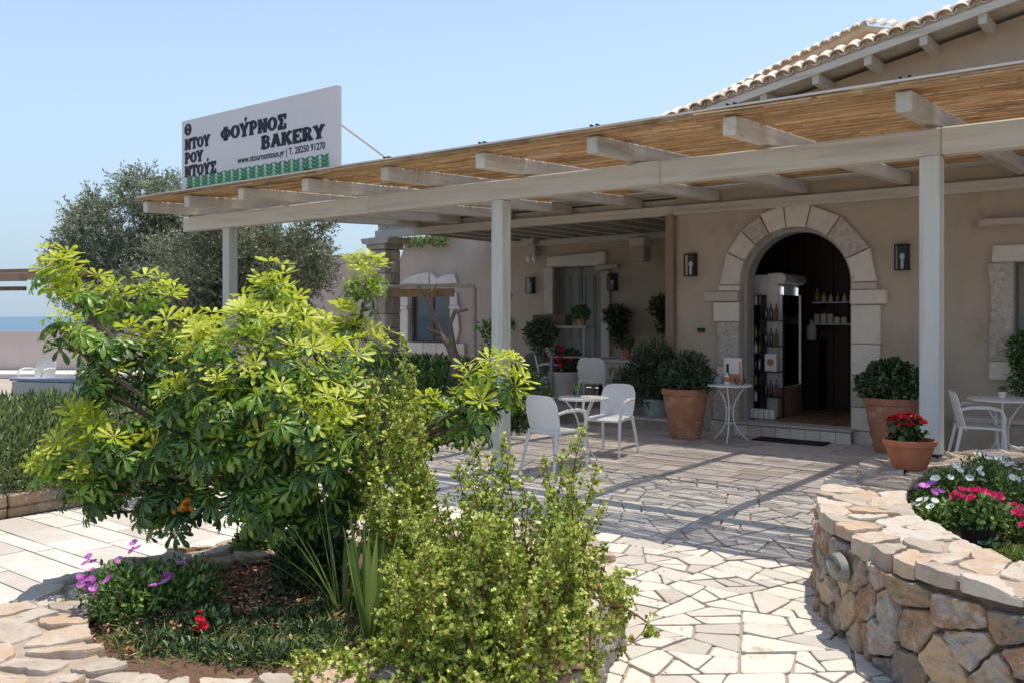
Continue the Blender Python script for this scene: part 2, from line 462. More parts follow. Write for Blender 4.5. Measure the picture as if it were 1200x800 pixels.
def densify(p, l):
    q = []
    for i in range(len(p)):
        a, b = p[i], p[(i+1) % len(p)]
        n = max(1, int(math.hypot(b[0]-a[0], b[1]-a[1])/l))
        for k in range(n): q.append((a[0]+(b[0]-a[0])*k/n, a[1]+(b[1]-a[1])*k/n))
    return q
def rock(poly, fn, back, front, rough, dens=.055, rings=((1, 0), (.95, .55), (.82, .95), (.5, 1.0)), rnd=random, jit=.006):
    """bulging stone over poly; fn(u,v,off) -> point"""
    if area(poly) < 0: poly = poly[::-1]
    p = densify(chaikin(poly, 1, .13), dens); n = len(p); c = centroid(p)
    p = [(a[0]+rnd.uniform(-jit, jit), a[1]+rnd.uniform(-jit, jit)) for a in p]
    sd = rnd.uniform(0, 100); V = []; Fc = []
    su, sv = rnd.uniform(-.16, .16), rnd.uniform(-.16, .16); ex = front*rnd.uniform(-.35, .5)
    for ri, (s, h) in enumerate(rings):
        for a in p:
            u, v = c[0]+(a[0]-c[0])*s, c[1]+(a[1]-c[1])*s
            off = back+(front+ex-back)*h
            if h > .3: off += rough*noise.noise(Vector((u*11+sd, v*11, sd)))+rough*.7*noise.noise(Vector((u*30+sd, v*30, sd)))+rough*.35*noise.noise(Vector((u*80+sd, v*80, sd)))+((u-c[0])*su+(v-c[1])*sv)*h
            V.append(fn(u, v, off))
    for ri in range(len(rings)-1):
        for k in range(n):
            j = (k+1) % n
            Fc.append((ri*n+k, ri*n+j, (ri+1)*n+j, (ri+1)*n+k))
    V.append(fn(c[0], c[1], front+ex+rough*.5*noise.noise(Vector((c[0]*11+sd, c[1]*11, sd)))))
    m = len(V)-1
    for k in range(n): Fc.append(((len(rings)-1)*n+k, (len(rings)-1)*n+(k+1) % n, m))
    return V, Fc
def pieces(name, geo, mat, parent, limit=300, smooth=False, stuffname=None):
    """geo: list of (V,F,key) ; the `limit` with the largest key become parts, the rest one part of kind stuff"""
    off = ORG.get(parent, Vector((0,0,0))); off = (off.x, off.y, off.z)
    geo = sorted(geo, key=lambda g: -g[2])
    for V, Fc, _ in geo[:limit]:
        me = mesh(name, [(a[0]-off[0], a[1]-off[1], a[2]-off[2]) for a in V], Fc, mat, smooth=smooth)
        link(name, me, parent)
    if len(geo) > limit:
        VV = []; FF = []
        for V, Fc, _ in geo[limit:]:
            o = len(VV); VV += [(a[0]-off[0], a[1]-off[1], a[2]-off[2]) for a in V]; FF += [tuple(i+o for i in f) for f in Fc]
        link(stuffname or name, mesh(name, VV, FF, mat, smooth=smooth), parent, 'stuff')
def size_px(V):
    """rough apparent size of a piece (0 when out of frame)"""
    c = Vector((0,0,0))
    for a in V: c += Vector(a)
    c /= len(V); q = c-Vector((0,0,EYE)); d = q.dot(FWD)
    if d < .5: return 0
    x = q.dot(RGT)/d*F_PX; y = q.z/d*F_PX
    s = (Vector(V[0])-c).length*F_PX/d
    return s if (-660 < x < 660 and -470 < y < 420) else s*.02
# ================================================================== SETTING: ground, sea
g = MB(); g.add([(-30,-30,-.01),(200,-30,-.01),(200,300,-.01),(-30,300,-.01)], [(0,1,2,3)])
g.box(-30,-30,-9,-29.9,300,-.012)
tag(g.build("ground", m_ground), kind='structure')
g = MB(); g.add([(-30000,-30000,-8),(30000,-30000,-8),(30000,30000,-8),(-30000,30000,-8)], [(0,1,2,3)])
tag(g.build("sea", m_sea), kind='structure')

# ------------------------------------------------------------------ the two stone planters (outlines first)
class Curve:
    def __init__(s, pts, W):
        n = len(pts); D = []
        for i in range(n):
            p0, p1, p2, p3 = (Vector((*pts[(i+k) % n], 0)) for k in (-1, 0, 1, 2))
            for k in range(16):
                t = k/16
                D.append(.5*((2*p1)+(p2-p0)*t+(2*p0-5*p1+4*p2-p3)*t*t+(3*p1-p0-3*p2+p3)*t**3))
        L = [0]
        for i in range(len(D)): L.append(L[-1]+(D[(i+1) % len(D)]-D[i]).length)
        s.L = L[-1]; N = 240; s.P = []
        j = 0
        for i in range(N):
            t = i/N*s.L
            while L[j+1] < t: j += 1
            f = (t-L[j])/(L[j+1]-L[j]); s.P.append(D[j].lerp(D[(j+1) % len(D)], f))
        s.N = N; s.W = W; s.n = []
        ar = area([(p.x, p.y) for p in s.P]); sg = 1 if ar > 0 else -1
        for i in range(N):
            t = (s.P[(i+3) % N]-s.P[i-3]).normalized(); s.n.append(Vector((t.y, -t.x, 0))*sg)
    def pos(s, u, inw=0):
        f = (u/s.L*s.N) % s.N; i = int(f); f -= i
        j = (i+1) % s.N
        return s.P[i % s.N].lerp(s.P[j], f)-s.n[i % s.N].lerp(s.n[j], f).normalized()*inw
    def outline(s, inw): return [tuple((s.P[i]-s.n[i]*inw).xy) for i in range(s.N)]
RC = Curve([(-.59,3.96),(-.91,4.09),(-1.15,4.28),(-1.42,4.60),(-1.69,4.97),(-1.93,5.6),(-2.05,6.4),(-1.98,7.1),(-1.78,7.7),(-1.4,8.3),(-.8,8.75),(.2,9.0),(1.2,8.6),(1.9,7.7),(2.1,6.5),(1.9,5.2),(1.2,4.3),(.4,3.95),(-.15,3.88)][::-1], .5)
LC = Curve([(-2.0,2.55),(-2.06,3.0),(-2.17,3.5),(-2.42,4.05),(-2.9,4.5),(-3.5,4.55),(-4.1,4.1),(-4.45,3.3),(-4.62,2.4),(-4.3,1.75),(-3.75,1.4),(-2.95,1.32),(-2.35,1.7),(-2.07,2.15)], .46)

def planter(C, h, soil_z, label, rnd, sx, sy, capsize, gap=.008):
    c = sum(C.P, Vector((0,0,0)))/C.N
    root = thing("stone_planter", (c.x, c.y, 0), label, "planter", None)
    # mortar core
    m = MB(); n = C.N; rings = [(0.045, 0), (0.045, h-.012), (C.W-.03, h-.012), (C.W-.03, soil_z-.25)]
    V = [((C.P[i]-C.n[i]*a).x, (C.P[i]-C.n[i]*a).y, z) for a, z in rings for i in range(n)]
    Fc = [(r*n+i, r*n+(i+1) % n, (r+1)*n+(i+1) % n, (r+1)*n+i) for r in range(3) for i in range(n)]
    m.add(V, Fc); m.build("mortar", m_core, root)
    V = [((C.P[i]-C.n[i]*a).x, (C.P[i]-C.n[i]*a).y, h-.008) for a in (.04, C.W-.03) for i in range(n)]
    MB().add(V, [(i, (i+1) % n, n+(i+1) % n, n+i) for i in range(n)]).build("mortar_bed", m_capm, root)
    # facing stones
    geo = []
    for inner in (False, True):
        hh = h-.07; P = jpts(0, 0, C.L, hh, sx*(1.4 if inner else 1), sy, .42, rnd)
        big = [p for p in P if rnd.random() > .12]
        def fn(u, v, off, inner=inner, hh=hh):
            if inner: q = C.pos(u, C.W-.03+off)
            else: q = C.pos(u, .02-off*1.0+.0)
            if inner: q = C.pos(u, C.W+off-.0)
            bat = (.0 if inner else (h-v)*.05)
            if not inner: q = C.pos(u, .022-off-bat)
            return (q.x, q.y, v)
        for cell in voronoi(big, [(0,0),(C.L,0),(C.L,hh),(0,hh)]):
            p = inset(cell, .005)
            if len(p) < 3 or abs(area(p)) < .0012: continue
            if inner and not any(C.pos(q[0]).y > c.y-.2 for q in p[:1]): continue
            V, Fc = rock(p, fn, -.035, .008, .022, .022, ((1, 0), (.985, .7), (.94, 1.0), (.76, 1.0), (.52, 1.0), (.26, 1.0)), rnd=rnd, jit=.004)
            geo.append((V, Fc, size_px(V)*(.3 if inner else 1)))
    pieces("stone", geo, m_rubble, root, 290)
    # capping stones
    geo = []
    P = jpts(0, 0, C.L, C.W, capsize, C.W/2.6, .42, rnd)
    for cell in voronoi(P, [(0,-.002),(C.L,-.002),(C.L,C.W+.02),(0,C.W+.02)]):
        p = inset(cell, gap)
        if len(p) < 3 or abs(area(p)) < .002: continue
        edge = min(q[1] for q in p) < .05
        def fc(u, v, off):
            q = C.pos(u, v)
            return (q.x, q.y, h+off)
        V, Fc = rock(p, fc, -rnd.uniform(.03, .09) if edge else -.03, .006, .009, .026, ((1.0, 0), (.995, .8), (.965, 1), (.75, 1), (.5, 1.0), (.25, 1)), rnd=rnd)
        geo.append((V, Fc, size_px(V)))
    pieces("capping_stone", geo, m_cap, root, 290)
    # soil
    ol = C.outline(C.W-.05); V = []; Fc = []; k = 14; n2 = 60
    cx, cy = c.x, c.y
    for r in range(k+1):
        for i in range(n2):
            p = ol[i*C.N//n2]; s_ = r/k
            x = cx+(p[0]-cx)*s_; y = cy+(p[1]-cy)*s_
            V.append((x, y, soil_z+.05*noise.noise(Vector((x*2, y*2, 3)))+.02*noise.noise(Vector((x*9, y*9, 1)))))
    for r in range(k):
        for i in range(n2):
            j = (i+1) % n2; Fc.append((r*n2+i, r*n2+j, (r+1)*n2+j, (r+1)*n2+i))
    MB().add(V, Fc).build("soil", m_soil, root, smooth=True)
    return root
planter_r = planter(RC, .56, .42, "oval planter of rough tan and grey stones filled with flowers beside the paving", random.Random(11), .20, .13, .22, .009)
planter_l = planter(LC, .35, .30, "low rounded stone planter holding the umbrella tree in the left foreground", random.Random(5), .26, .16, .27, .017)

# lamp sunk in the planter wall
lp = atz(990, 662, 0.33)
u0 = min(range(RC.N), key=lambda i: abs((RC.P[i]-Vector((0,0,0))).xy.dot(RGT.xy)/((RC.P[i]).xy.dot(FWD.xy))-(988-600)/F_PX) + (0 if RC.P[i].x < -1.2 and RC.P[i].y < 5.2 else 9))
wp = RC.P[u0]; wn = RC.n[u0]; tz = Vector((-wn.y, wn.x, 0))
lz = EYE-(664-371)*wp.dot(FWD)/F_PX
root = thing("wall_lamp", (wp.x+wn.x*.05, wp.y+wn.y*.05, lz), "grey oval bulkhead lamp with hood set in the side of the stone planter", "wall lamp")
cpt = Vector((wp.x, wp.y, lz))+wn*.035
def oval(m, a, b, o0, o1, sc, n=20, z0=0):
    V = []
    for o, s_ in ((o0, 1), ((o0*.4+o1*.6), .92), (o1, sc)):
        for k in range(n):
            A = 2*math.pi*k/n; V.append(cpt+wn*o+tz*(a*s_*math.cos(A))+Vector((0, 0, z0+b*s_*math.sin(A))))
    Fc = [(r*n+k, r*n+(k+1) % n, (r+1)*n+(k+1) % n, (r+1)*n+k) for r in range(2) for k in range(n)]+[tuple(range(2*n, 3*n))]
    m.add(V, Fc)
m = MB(); oval(m, .115, .072, -.02, .022, .8); m.build("lamp_body", M("lamp_grey", [(.20,.20,.17),(.27,.27,.23)], .5, 10, .1, 50), root, smooth=True)
m = MB(); oval(m, .095, .048, .018, .034, .7, z0=.016); m.build("lens", M("lamp_lens", [(.08,.09,.08),(.12,.13,.11)], .15, 10, 0), root, smooth=True)

# ------------------------------------------------------------------ paving: crazy flagstones, terrace tiles, path pavers
RO, LO = RC.outline(.12), LC.outline(.12)
def hidden(p): return inside(p, RO) or inside(p, LO)
pav = MB(); pav.add([(-4.55,-.5,.0),(1.2,-.5,.0),(1.2,8.3,.0),(-4.55,8.3,.0)], [(0,1,2,3)]); pav.add([(-9,7.12,.0),(-4.55,7.12,.0),(-4.55,8.3,.0),(-9,8.3,.0)], [(0,1,2,3)])
pav = tag(pav.build("crazy_paving", m_mortar), kind='structure')
rnd = random.Random(21)
cells = voronoi(jpts(-4.5, -.4, 1.1, 8.2, 1.0, .9, .35, rnd), [(-4.53,-.45),(1.15,-.45),(1.15,8.28),(-4.53,8.28)])+voronoi(jpts(-8.9, 7.15, -4.6, 8.2, 1.0, .6, .3, rnd), [(-8.95,7.15),(-4.56,7.15),(-4.56,8.28),(-8.95,8.28)])
out = []
for c in cells: split_rec(c, .034, rnd, out)
geo = []
for p in out:
    if hidden(centroid(p)): continue
    q = inset(p, rnd.uniform(.005, .010))
    if len(q) < 3 or abs(area(q)) < .002: continue
    q = [(a[0]+rnd.uniform(-.0035, .0035), a[1]+rnd.uniform(-.0035, .0035)) for a in densify(chaikin(q, 1, .07), .075)]
    V, Fc = slab(q, -.005, .012+rnd.uniform(0, .008), .005, .006, rnd=rnd)
    geo.append((V, Fc, size_px(V)))
pieces("flagstone", geo, m_flag, pav, 300)
pav = MB(); pav.add([(-13.5,8.3,.0),(4,8.3,.0),(4,12.2,.0),(-13.5,12.2,.0)], [(0,1,2,3)]); pav.add([(-13.5,7.12,.0),(-9,7.12,.0),(-9,8.3,.0),(-13.5,8.3,.0)], [(0,1,2,3)]); pav.add([(1.2,7.12,.0),(4,7.12,.0),(4,8.3,.0),(1.2,8.3,.0)], [(0,1,2,3)])
pav = tag(pav.build("terrace_paving", m_mortar), kind='structure')
geo = []; y = 8.31; r = 0
while y < 11.98:
    hgt = [.24, .36, .30, .26][r % 4]; x = -13.4+rnd.uniform(0, .4)
    while x < 3.5:
        L = rnd.choice([.30, .40, .48, .60])
        p = [(x+.006, y+.006), (x+L-.006, y+.006), (x+L-.006, min(y+hgt, 11.99)-.006), (x+.006, min(y+hgt, 11.99)-.006)]
        if not hidden(centroid(p)):
            if rnd.random() < .22 and r < 4:   # broken in two
                t = rnd.uniform(.35, .65)*L; k = rnd.uniform(-.08, .08)
                ps = [[p[0], (x+t-.005, p[0][1]), (x+t+k-.005, p[2][1]), p[3]], [(x+t+.005, p[0][1]), p[1], p[2], (x+t+k+.005, p[2][1])]]
            else: ps = [p]
            for q in ps:
                V, Fc = slab(q, -.005, .012+rnd.uniform(0, .004), .004, rnd=rnd); geo.append((V, Fc, size_px(V)))
        x += L
    y += hgt; r += 1
pieces("paving_tile", geo, m_tile, pav, 300)
pav = MB(); pav.add([(-7.7,-2,.0),(-4.55,-2,.0),(-4.55,7.12,.0),(-7.7,7.12,.0)], [(0,1,2,3)])
pav = tag(pav.build("path", m_mortar), kind='structure')
geo = []; y = -1.9; r = 0
while y < 4.6:
    hgt = [.30, .15, .30, .22, .15][r % 5]; x = -7.65-rnd.uniform(0, .5)
    while x < -4.6:
        L = rnd.choice([.45, .6, .75]); a, b = max(x, -7.68), min(x+L, -4.57)
        if b-a > .08:
            p = [(a+.006, y+.006), (b-.006, y+.006), (b-.006, y+hgt-.006), (a+.006, y+hgt-.006)]
            if not hidden(centroid(p)):
                V, Fc = slab(p, -.005, .014+rnd.uniform(0, .003), .004, rnd=rnd); geo.append((V, Fc, size_px(V)))
        x += L
    y += hgt; r += 1
x = -7.68; y0 = y; k = 0
while x < -4.6:
    wd = [.22, .30, .15, .30][k % 4]; y = y0-rnd.uniform(0, .4)
    while y < 7.1:
        L = rnd.choice([.6, .75, .9]); a, b = max(y, y0), min(y+L, 7.11)
        if b-a > .08 and x+wd < -4.5:
            V, Fc = slab([(x+.006, a+.006), (x+wd-.006, a+.006), (x+wd-.006, b-.006), (x+.006, b-.006)], -.005, .014+rnd.uniform(0, .003), .004, rnd=rnd); geo.append((V, Fc, size_px(V)))
        y += L
    x += wd; k += 1
pieces("paver", geo, m_paver, pav, 300)

# ================================================================== BAKERY BUILDING
WY = 12.0
GX = lambda px: atY(px, 371, WY).x            # x on the front wall at a picture column
AX0, AX1 = GX(868), GX(999)                   # door opening
ACX, AR = (AX0+AX1)/2, (AX1-AX0)/2
crown = atY(935, 266, WY).z; SPR = crown-AR
ZTOP = 3.95; XL, XR = -6.22, 6.5
WX0, WX1, WZ0, WZ1 = atY(1188, 400, WY).x, atY(1188, 400, WY).x+1.25, atY(1180, 424, WY).z, atY(1180, 307, WY).z
bak = thing("bakery_building", (-3, 12, 0), "tan rendered bakery building with arched stone doorway and tiled gable roof", "building")
def ridge(x): return 4.36+(x+6.45)*.2 if x < 1.2 else 4.36+(1.2+6.45)*.2-(x-1.2)*.2
m = MB()
T = .32
def wbox(x0, x1, z0, z1):
    if x1 > x0 and z1 > z0: m.box(x0, WY, z0, x1, WY+T, z1)
wbox(XL, AX0, 0, SPR); wbox(AX1, WX0, 0, SPR); wbox(WX0, WX1, 0, WZ0); wbox(WX0, WX1, WZ1, SPR) if WZ1 < SPR else None
wbox(WX1, XR, 0, SPR)
n = 24; pts = [(ACX-AR*math.cos(math.pi*k/n), SPR+AR*math.sin(math.pi*k/n)) for k in range(n+1)]
zt = lambda x: ridge(x)-.12
# wall above the springing as one outline with the arch notch and the gable slope
xs_ = sorted(set([XL, -6.0, AX0, AX1, WX0, WX1, 1.2, XR]+[p[0] for p in pts]))
for xa, xb in zip(xs_, xs_[1:]):
    if xb-xa < 1e-5: continue
    za = zb = SPR
    if xa >= AX0-1e-6 and xb <= AX1+1e-6:
        za = SPR+math.sqrt(max(0, AR*AR-(xa-ACX)**2)); zb = SPR+math.sqrt(max(0, AR*AR-(xb-ACX)**2))
    if xa >= WX0-1e-6 and xb <= WX1+1e-6 and WZ1 > SPR: za = zb = WZ1
    m.prism([(xa, za), (xb, zb), (xb, zt(xb)), (xa, zt(xa))], lambda u, v: (u, WY, v), lambda u, v: (u, WY+T, v))
poly = [(XL, SPR)]+pts+[(WX0, SPR)]
if WZ1 > SPR: poly += [(WX0, WZ1), (WX1, WZ1), (WX1, SPR)]
poly += [(XR, SPR), (XR, zt(XR)), (1.2, zt(1.2)), (XL, zt(XL))]
bm = bmesh.new()
for (yy, inv) in ((WY, False), (WY+T, True)):
    vs = [bm.verts.new((x, yy, z)) for x, z in poly]
    f = bm.faces.new(vs)
N = len(poly); bm.verts.ensure_lookup_table()
for k in range(N):
    j = (k+1) % N; bm.faces.new((bm.verts[k], bm.verts[j], bm.verts[N+j], bm.verts[N+k]))
bmesh.ops.triangulate(bm, faces=[f for f in bm.faces if len(f.verts) > 4])
base = len(m.v)
bm.verts.ensure_lookup_table(); bm.verts.index_update()
bm.free()
# side walls and back
m.box(XL, WY+T, 0, XL+T, 15.6, 4.2); m.box(XL, 17.2, 0, XR, 17.5, 4.2); m.box(XR-T, WY+T, 0, XR, 17.2, 4.2)
m.build("wall", m_stucco, bak)
# roof deck and soffit of the gable verge
m = MB()
RY0 = 11.42
for xa, xb in ((-6.5, 1.2), (1.2, 7.0)):
    za, zb = ridge(xa), ridge(xb)
    m.add([(xa,RY0,za-.05),(xb,RY0,zb-.05),(xb,18,zb-.05),(xa,18,za-.05),(xa,RY0,za),(xb,RY0,zb),(xb,18,zb),(xa,18,za)],
          [(0,3,2,1),(4,5,6,7),(0,1,5,4),(1,2,6,5),(2,3,7,6),(3,0,4,7)])
roof = m.build("roof", m_wood, bak)
m = MB(); m.beam((-6.55,RY0-.015,ridge(-6.55)-.085), (1.2,RY0-.015,ridge(1.2)-.085), .035, .09); m.build("verge_board", m_woodx, bak)
MB().beam((-6.5,RY0+.09,ridge(-6.5)+.045), (1.2,RY0+.09,ridge(1.2)+.045), .16, .10).build("tile_bedding", m_rooftile, bak)
# barrel tiles along the verge
def barrel(r0, r1, L, t=.014, n=8, up=True):
    mm = MB(); V = []; Fc = []
    for y, r in ((0, r0), (L, r1)):
        for rr in (r, r-t):
            for k in range(n+1):
                A = math.pi*k/n
                V.append((-rr*math.cos(A), y, rr*math.sin(A)*.8*(1 if up else -1)))
    q = n+1
    for k in range(n):
        Fc += [(k, k+1, 2*q+k+1, 2*q+k), (q+k+1, q+k, 3*q+k, 3*q+k+1), (k+1, k, q+k, q+k+1)]
    Fc += [(0, q, 3*q, 2*q), (n, q+n, 3*q+n, 2*q+n)]
    return mesh("roof_tile", V, Fc, m_rooftile, smooth=False)
tb = barrel(.088, .080, .30)
pan = barrel(.060, .070, .28, up=False)
x = -6.48; k = 0
while x < 1.25:
    for me_, dx, dz in ((tb, 0, .0), (pan, .088, .02)):
        o = link("roof_tile", me_, roof); o.location = Vector((x+dx, RY0-.07+rnd.uniform(-.012, .012), ridge(x+dx)+dz+rnd.uniform(-.006, .006)))-ORG[roof]
        o.rotation_euler = (R(27), R(-11.3), rnd.uniform(-.03, .03))
    x += .176
# continuing rows behind, one stuff part
V = []; Fc = []
x = -6.48
while x < 1.2:
    for seg in range(1, 12):
        y = RY0-.07+seg*.40
        o = len(V); nn = 6
        for yy in (y, y+.42):
            for kk in range(nn+1):
                A = math.pi*kk/nn; V.append((x-.085*math.cos(A)-ORG[bak].x, yy-ORG[bak].y, ridge(x)+.03+.075*math.sin(A)-(seg % 2)*.01))
        for kk in range(nn): Fc.append((o+kk, o+kk+1, o+nn+1+kk+1, o+nn+1+kk))
    x += .176
link("roof_tiling", mesh("roof_tiling", V, Fc, m_rooftile), roof, 'stuff')
for px, py in ((896,124),(957,103),(1018,80),(1083,56),(1152,30)):
    q = atY(px, py, RY0+.05)
    MB().box(q.x-.045, RY0+.0, ridge(q.x)-.24, q.x+.045, WY+.0, ridge(q.x)-.10).build("bracket", m_wood, bak, .006)

# second gable behind
g2 = thing("rear_gable", (-5, 17.5, 0), "smaller tiled gable with sand coloured wall rising behind the main roof", "building")
pk = atY(1014, 30, 17.2); lw = atY(830, 121, 17.2)
sl = (pk.z-lw.z)/(pk.x-lw.x)
X0 = lw.x-.8
m = MB(); m.prism([(X0+.1, 3.0), (pk.x+2.4, 3.0), (pk.x+2.4, pk.z-2.4*sl-.12), (pk.x, pk.z-.12), (X0+.1, pk.z-(pk.x-X0)*sl-.12)], lambda u, v: (u, 17.55, v), lambda u, v: (u, 22, v))
m.build("wall", m_tan, g2)
m = MB()
for xa, xb in ((X0, pk.x), (pk.x, pk.x+2.5)):
    za, zb = pk.z-abs(pk.x-xa)*sl, pk.z-abs(pk.x-xb)*sl
    m.add([(xa,17.2,za-.1),(xb,17.2,zb-.1),(xb,22,zb-.1),(xa,22,za-.1),(xa,17.2,za),(xb,17.2,zb),(xb,22,zb),(xa,22,za)],
          [(0,3,2,1),(4,5,6,7),(0,1,5,4),(1,2,6,5),(2,3,7,6),(3,0,4,7)])
rf2 = m.build("roof", m_tan, g2)
MB().beam((X0,17.28,pk.z-(pk.x-X0)*sl+.04), (pk.x,17.28,pk.z+.04), .12, .09).build("tile_bedding", m_tan, g2)
x = X0
while x < pk.x+1.6:
    z = pk.z-abs(pk.x-x)*sl
    o = link("roof_tile", tb, rf2); o.location = Vector((x, 17.12, z))-ORG[rf2]; o.rotation_euler = (R(27), -math.atan(sl) if x < pk.x else math.atan(sl), 0)
    x += .19

# door surround stones
def yprism(poly, y0, y1, name, mat, parent, bev=.008, rough=.006):
    mm = MB(); mm.prism(poly, lambda u, v: (u, y0, v), lambda u, v: (u, y1, v))
    return mm.build(name, mat, parent, bev, rough=rough)
arc = [0, 26, 46, 64, 83, 103, 126, 156, 180]
Ro = AR+.30
for i in range(8):
    a0, a1 = R(arc[i]+.5), R(arc[i+1]-.5)
    P = []
    for k in range(5):
        a = a0+(a1-a0)*k/4; P.append((ACX-AR*math.cos(a), SPR+AR*math.sin(a)))
    ro = Ro+rnd.uniform(-.015, .03)
    for a in (a1, a0): P.append((ACX-ro*math.cos(a), SPR+ro*math.sin(a)))
    yprism(P, WY-.055-rnd.uniform(0, .012), WY+.2, "arch_stone", m_rough_stone if i in (2, 6) else m_white_stone, bak)
for sg, X in ((-1, AX0), (1, AX1)):
    z = SPR; iz = atY(846, 335, WY).z
    rows = [(SPR-.085, .33), (SPR-.235, .52 if sg < 0 else .44), (SPR-.52, .40 if sg < 0 else .36), (SPR-1.14, .33), (SPR-1.42, .35), (.17, .40)] if sg < 0 else \
           [(SPR-.10, .33), (SPR-.29, .44), (SPR-.80, .36), (SPR-1.20, .37), (SPR-1.62, .34), (.17, .36)]
    for zz, wd in rows:
        wd += rnd.uniform(-.015, .015)
        P = [(X, zz+.004), (X+sg*wd, zz+.004), (X+sg*wd, z-.004), (X, z-.004)]
        yprism(P, WY-.05-rnd.uniform(0, .02)-(.03 if wd > .42 else 0), WY+.2, "jamb_stone", m_rough_stone if (rnd.random() < .25) else m_white_stone, bak, .01, .01)
        z = zz
# plinth under the left jamb, grey reveal frame of the doorway
yprism([(AX0-.42, 0), (AX0, 0), (AX0, .165), (AX0-.42, .165)], WY-.10, WY+.1, "plinth_stone", m_white_stone, bak)
yprism([(AX1, 0), (AX1+.36, 0), (AX1+.36, .165), (AX1, .165)], WY-.10, WY+.1, "plinth_stone", m_white_stone, bak)
m = MB(); P = []
ri = AR-.055
for k in range(n+1): P.append((ACX-AR*math.cos(math.pi*k/n)*.998, SPR+AR*math.sin(math.pi*k/n)*.998))
Q = [(ACX-ri*math.cos(math.pi*k/n), SPR+ri*math.sin(math.pi*k/n)) for k in range(n+1)]
P = [(AX0+.002, .2)]+P+[(AX1-.002, .2)]; Q = [(AX0+.055, .2)]+Q+[(AX1-.055, .2)]
for k in range(len(P)-1):
    m.prism([P[k], P[k+1], Q[k+1], Q[k]], lambda u, v: (u, WY+.10, v), lambda u, v: (u, WY+.34, v))
m.build("door_frame", m_frame_grey, bak)
# steps
st = MB().box(AX0+.0, WY-.22, 0, AX1+.05, WY+.34, .165).build("door_step", m_mortar, bak)
k = 0; x = AX0
while x < AX1+.04:
    L = min(.2, AX1+.05-x)
    MB().box(x+.004, WY-.232, .012, x+L-.004, WY-.2195, .15).build("step_tile", m_white_stone, bak, .002); x += .2
MB().box(AX0-.02, WY-.25, .166, AX1+.07, WY+.1, .20).build("step_tread", m_tile, bak, .006)
# window surround on the right
yprism([(WX0-.22, WZ1+.002), (WX1+.2, WZ1+.002), (WX1+.2, WZ1+.2), (WX0-.22, WZ1+.2)], WY-.05, WY+.2, "lintel_stone", m_white_stone, bak, .012, .012)
lf = [(WX0-.28, WZ1-.01), (WX0, WZ1-.002), (WX0, WZ0+.002), (WX0-.25, WZ0+.002), (WX0-.26, WZ0+.3), (WX0-.235, WZ0+.6), (WX0-.25, WZ0+.95)]
yprism(lf, WY-.06, WY+.2, "jamb_stone", m_rough_stone, bak, .015, .012)
yprism([(WX0-.25, WZ0-.21), (WX1+.22, WZ0-.21), (WX1+.22, WZ0), (WX0-.25, WZ0)], WY-.07, WY+.2, "sill_stone", m_white_stone, bak, .015, .015)
q = atY(1150, 262, WY)
yprism([(q.x, q.z-.045), (q.x+1.7, q.z-.045), (q.x+1.7, q.z+.03), (q.x, q.z+.04)], WY-.16, WY+.1, "ledge_stone", m_white_stone, bak, .012, .012)
sh = MB().box(WX0, WY+.12, WZ0, WX1, WY+.16, WZ1).build("shutter", m_shutter, bak)
for k in range(4):
    x = WX0+.03+k*.31; MB().box(x, WY+.095, WZ0+.03, x+.26, WY+.121, WZ1-.03).build("panel", m_shutter, sh, .008)
# low stone bench seat strip under the right window
MB().box(GX(1130), WY-.40, 0, 4, WY-.002, .42).build("bench_base", m_stucco, bak, .01)
MB().box(GX(1130)-.03, WY-.44, .421, 4, WY-.003, .47).build("bench_seat", m_white_stone, bak, .01, rough=.012)

# interior of the shop
IX0, IX1, IY1 = -5.85, -2.6, 14.3
m = MB(); m.box(IX0-.1, WY+T+.002, .2, IX0, IY1+.1, 3.1); m.box(IX1, WY+T+.002, .2, IX1+.1, IY1+.1, 3.1); m.box(IX0, IY1, .2, IX1, IY1+.1, 3.1)
m.box(IX0-.1, WY+T+.002, 3.1, IX1+.1, IY1+.1, 3.2)
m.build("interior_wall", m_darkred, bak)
fl = MB().box(IX0, WY+.341, .1, IX1, IY1, .19).build("interior_floor", m_floorw, bak)
for k in range(12):
    MB().box(IX0+.27*k+.004, WY+.10 if ACX-AR+.06 < IX0+.27*k < ACX+AR-.3 else WY+.35, .2, IX0+.27*(k+1), IY1-.02, .205).build("floor_board", m_floorw, fl)
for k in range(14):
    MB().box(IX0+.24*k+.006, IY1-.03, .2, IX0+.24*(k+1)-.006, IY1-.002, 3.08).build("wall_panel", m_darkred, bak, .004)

# display fridge
fx0, fx1, fy0, fy1, fz = -5.50, -4.86, 12.62, 13.45, 2.28
root = thing("display_fridge", (fx0/2+fx1/2, fy0/2+fy1/2, .205), "tall white display fridge with rounded header standing just inside the arched door", "fridge")
m_fr = M("fridge_white", [(.62,.60,.57),(.68,.66,.63)], .4, 3, .02, 30)
MB().box(fx0, fy0, .205, fx1-.06, fy1, 2.26).build("cabinet", m_fr, root, .01)
m = MB(); m.prism([(fx1-.20, 2.13), (fx1-.02, 2.12), (fx1+.05, 2.14), (fx1+.07, 2.18), (fx1+.06, 2.25), (fx1+.0, 2.28), (fx1-.20, 2.28)], lambda u, v: (u, fy0-.02, v), lambda u, v: (u, fy1, v))
m.build("header", m_fr, root, .01)
MB().box(fx1-.06, fy0, .205, fx1, fy1, .62).build("kick_panel", m_brown, root, .008)
dr = MB().box(fx1-.055, fy0, .625, fx1-.045, fy1, 2.11).build("door", m_fr, root)
for k in range(2): MB().box(fx1-.04, fy0+.02+k*.76, .63, fx1, fy0+.06+k*.76, 1.97).build("door_rail", m_fr, dr, .004)
m_led = bpy.data.materials.new("led_light"); m_led.use_nodes = True
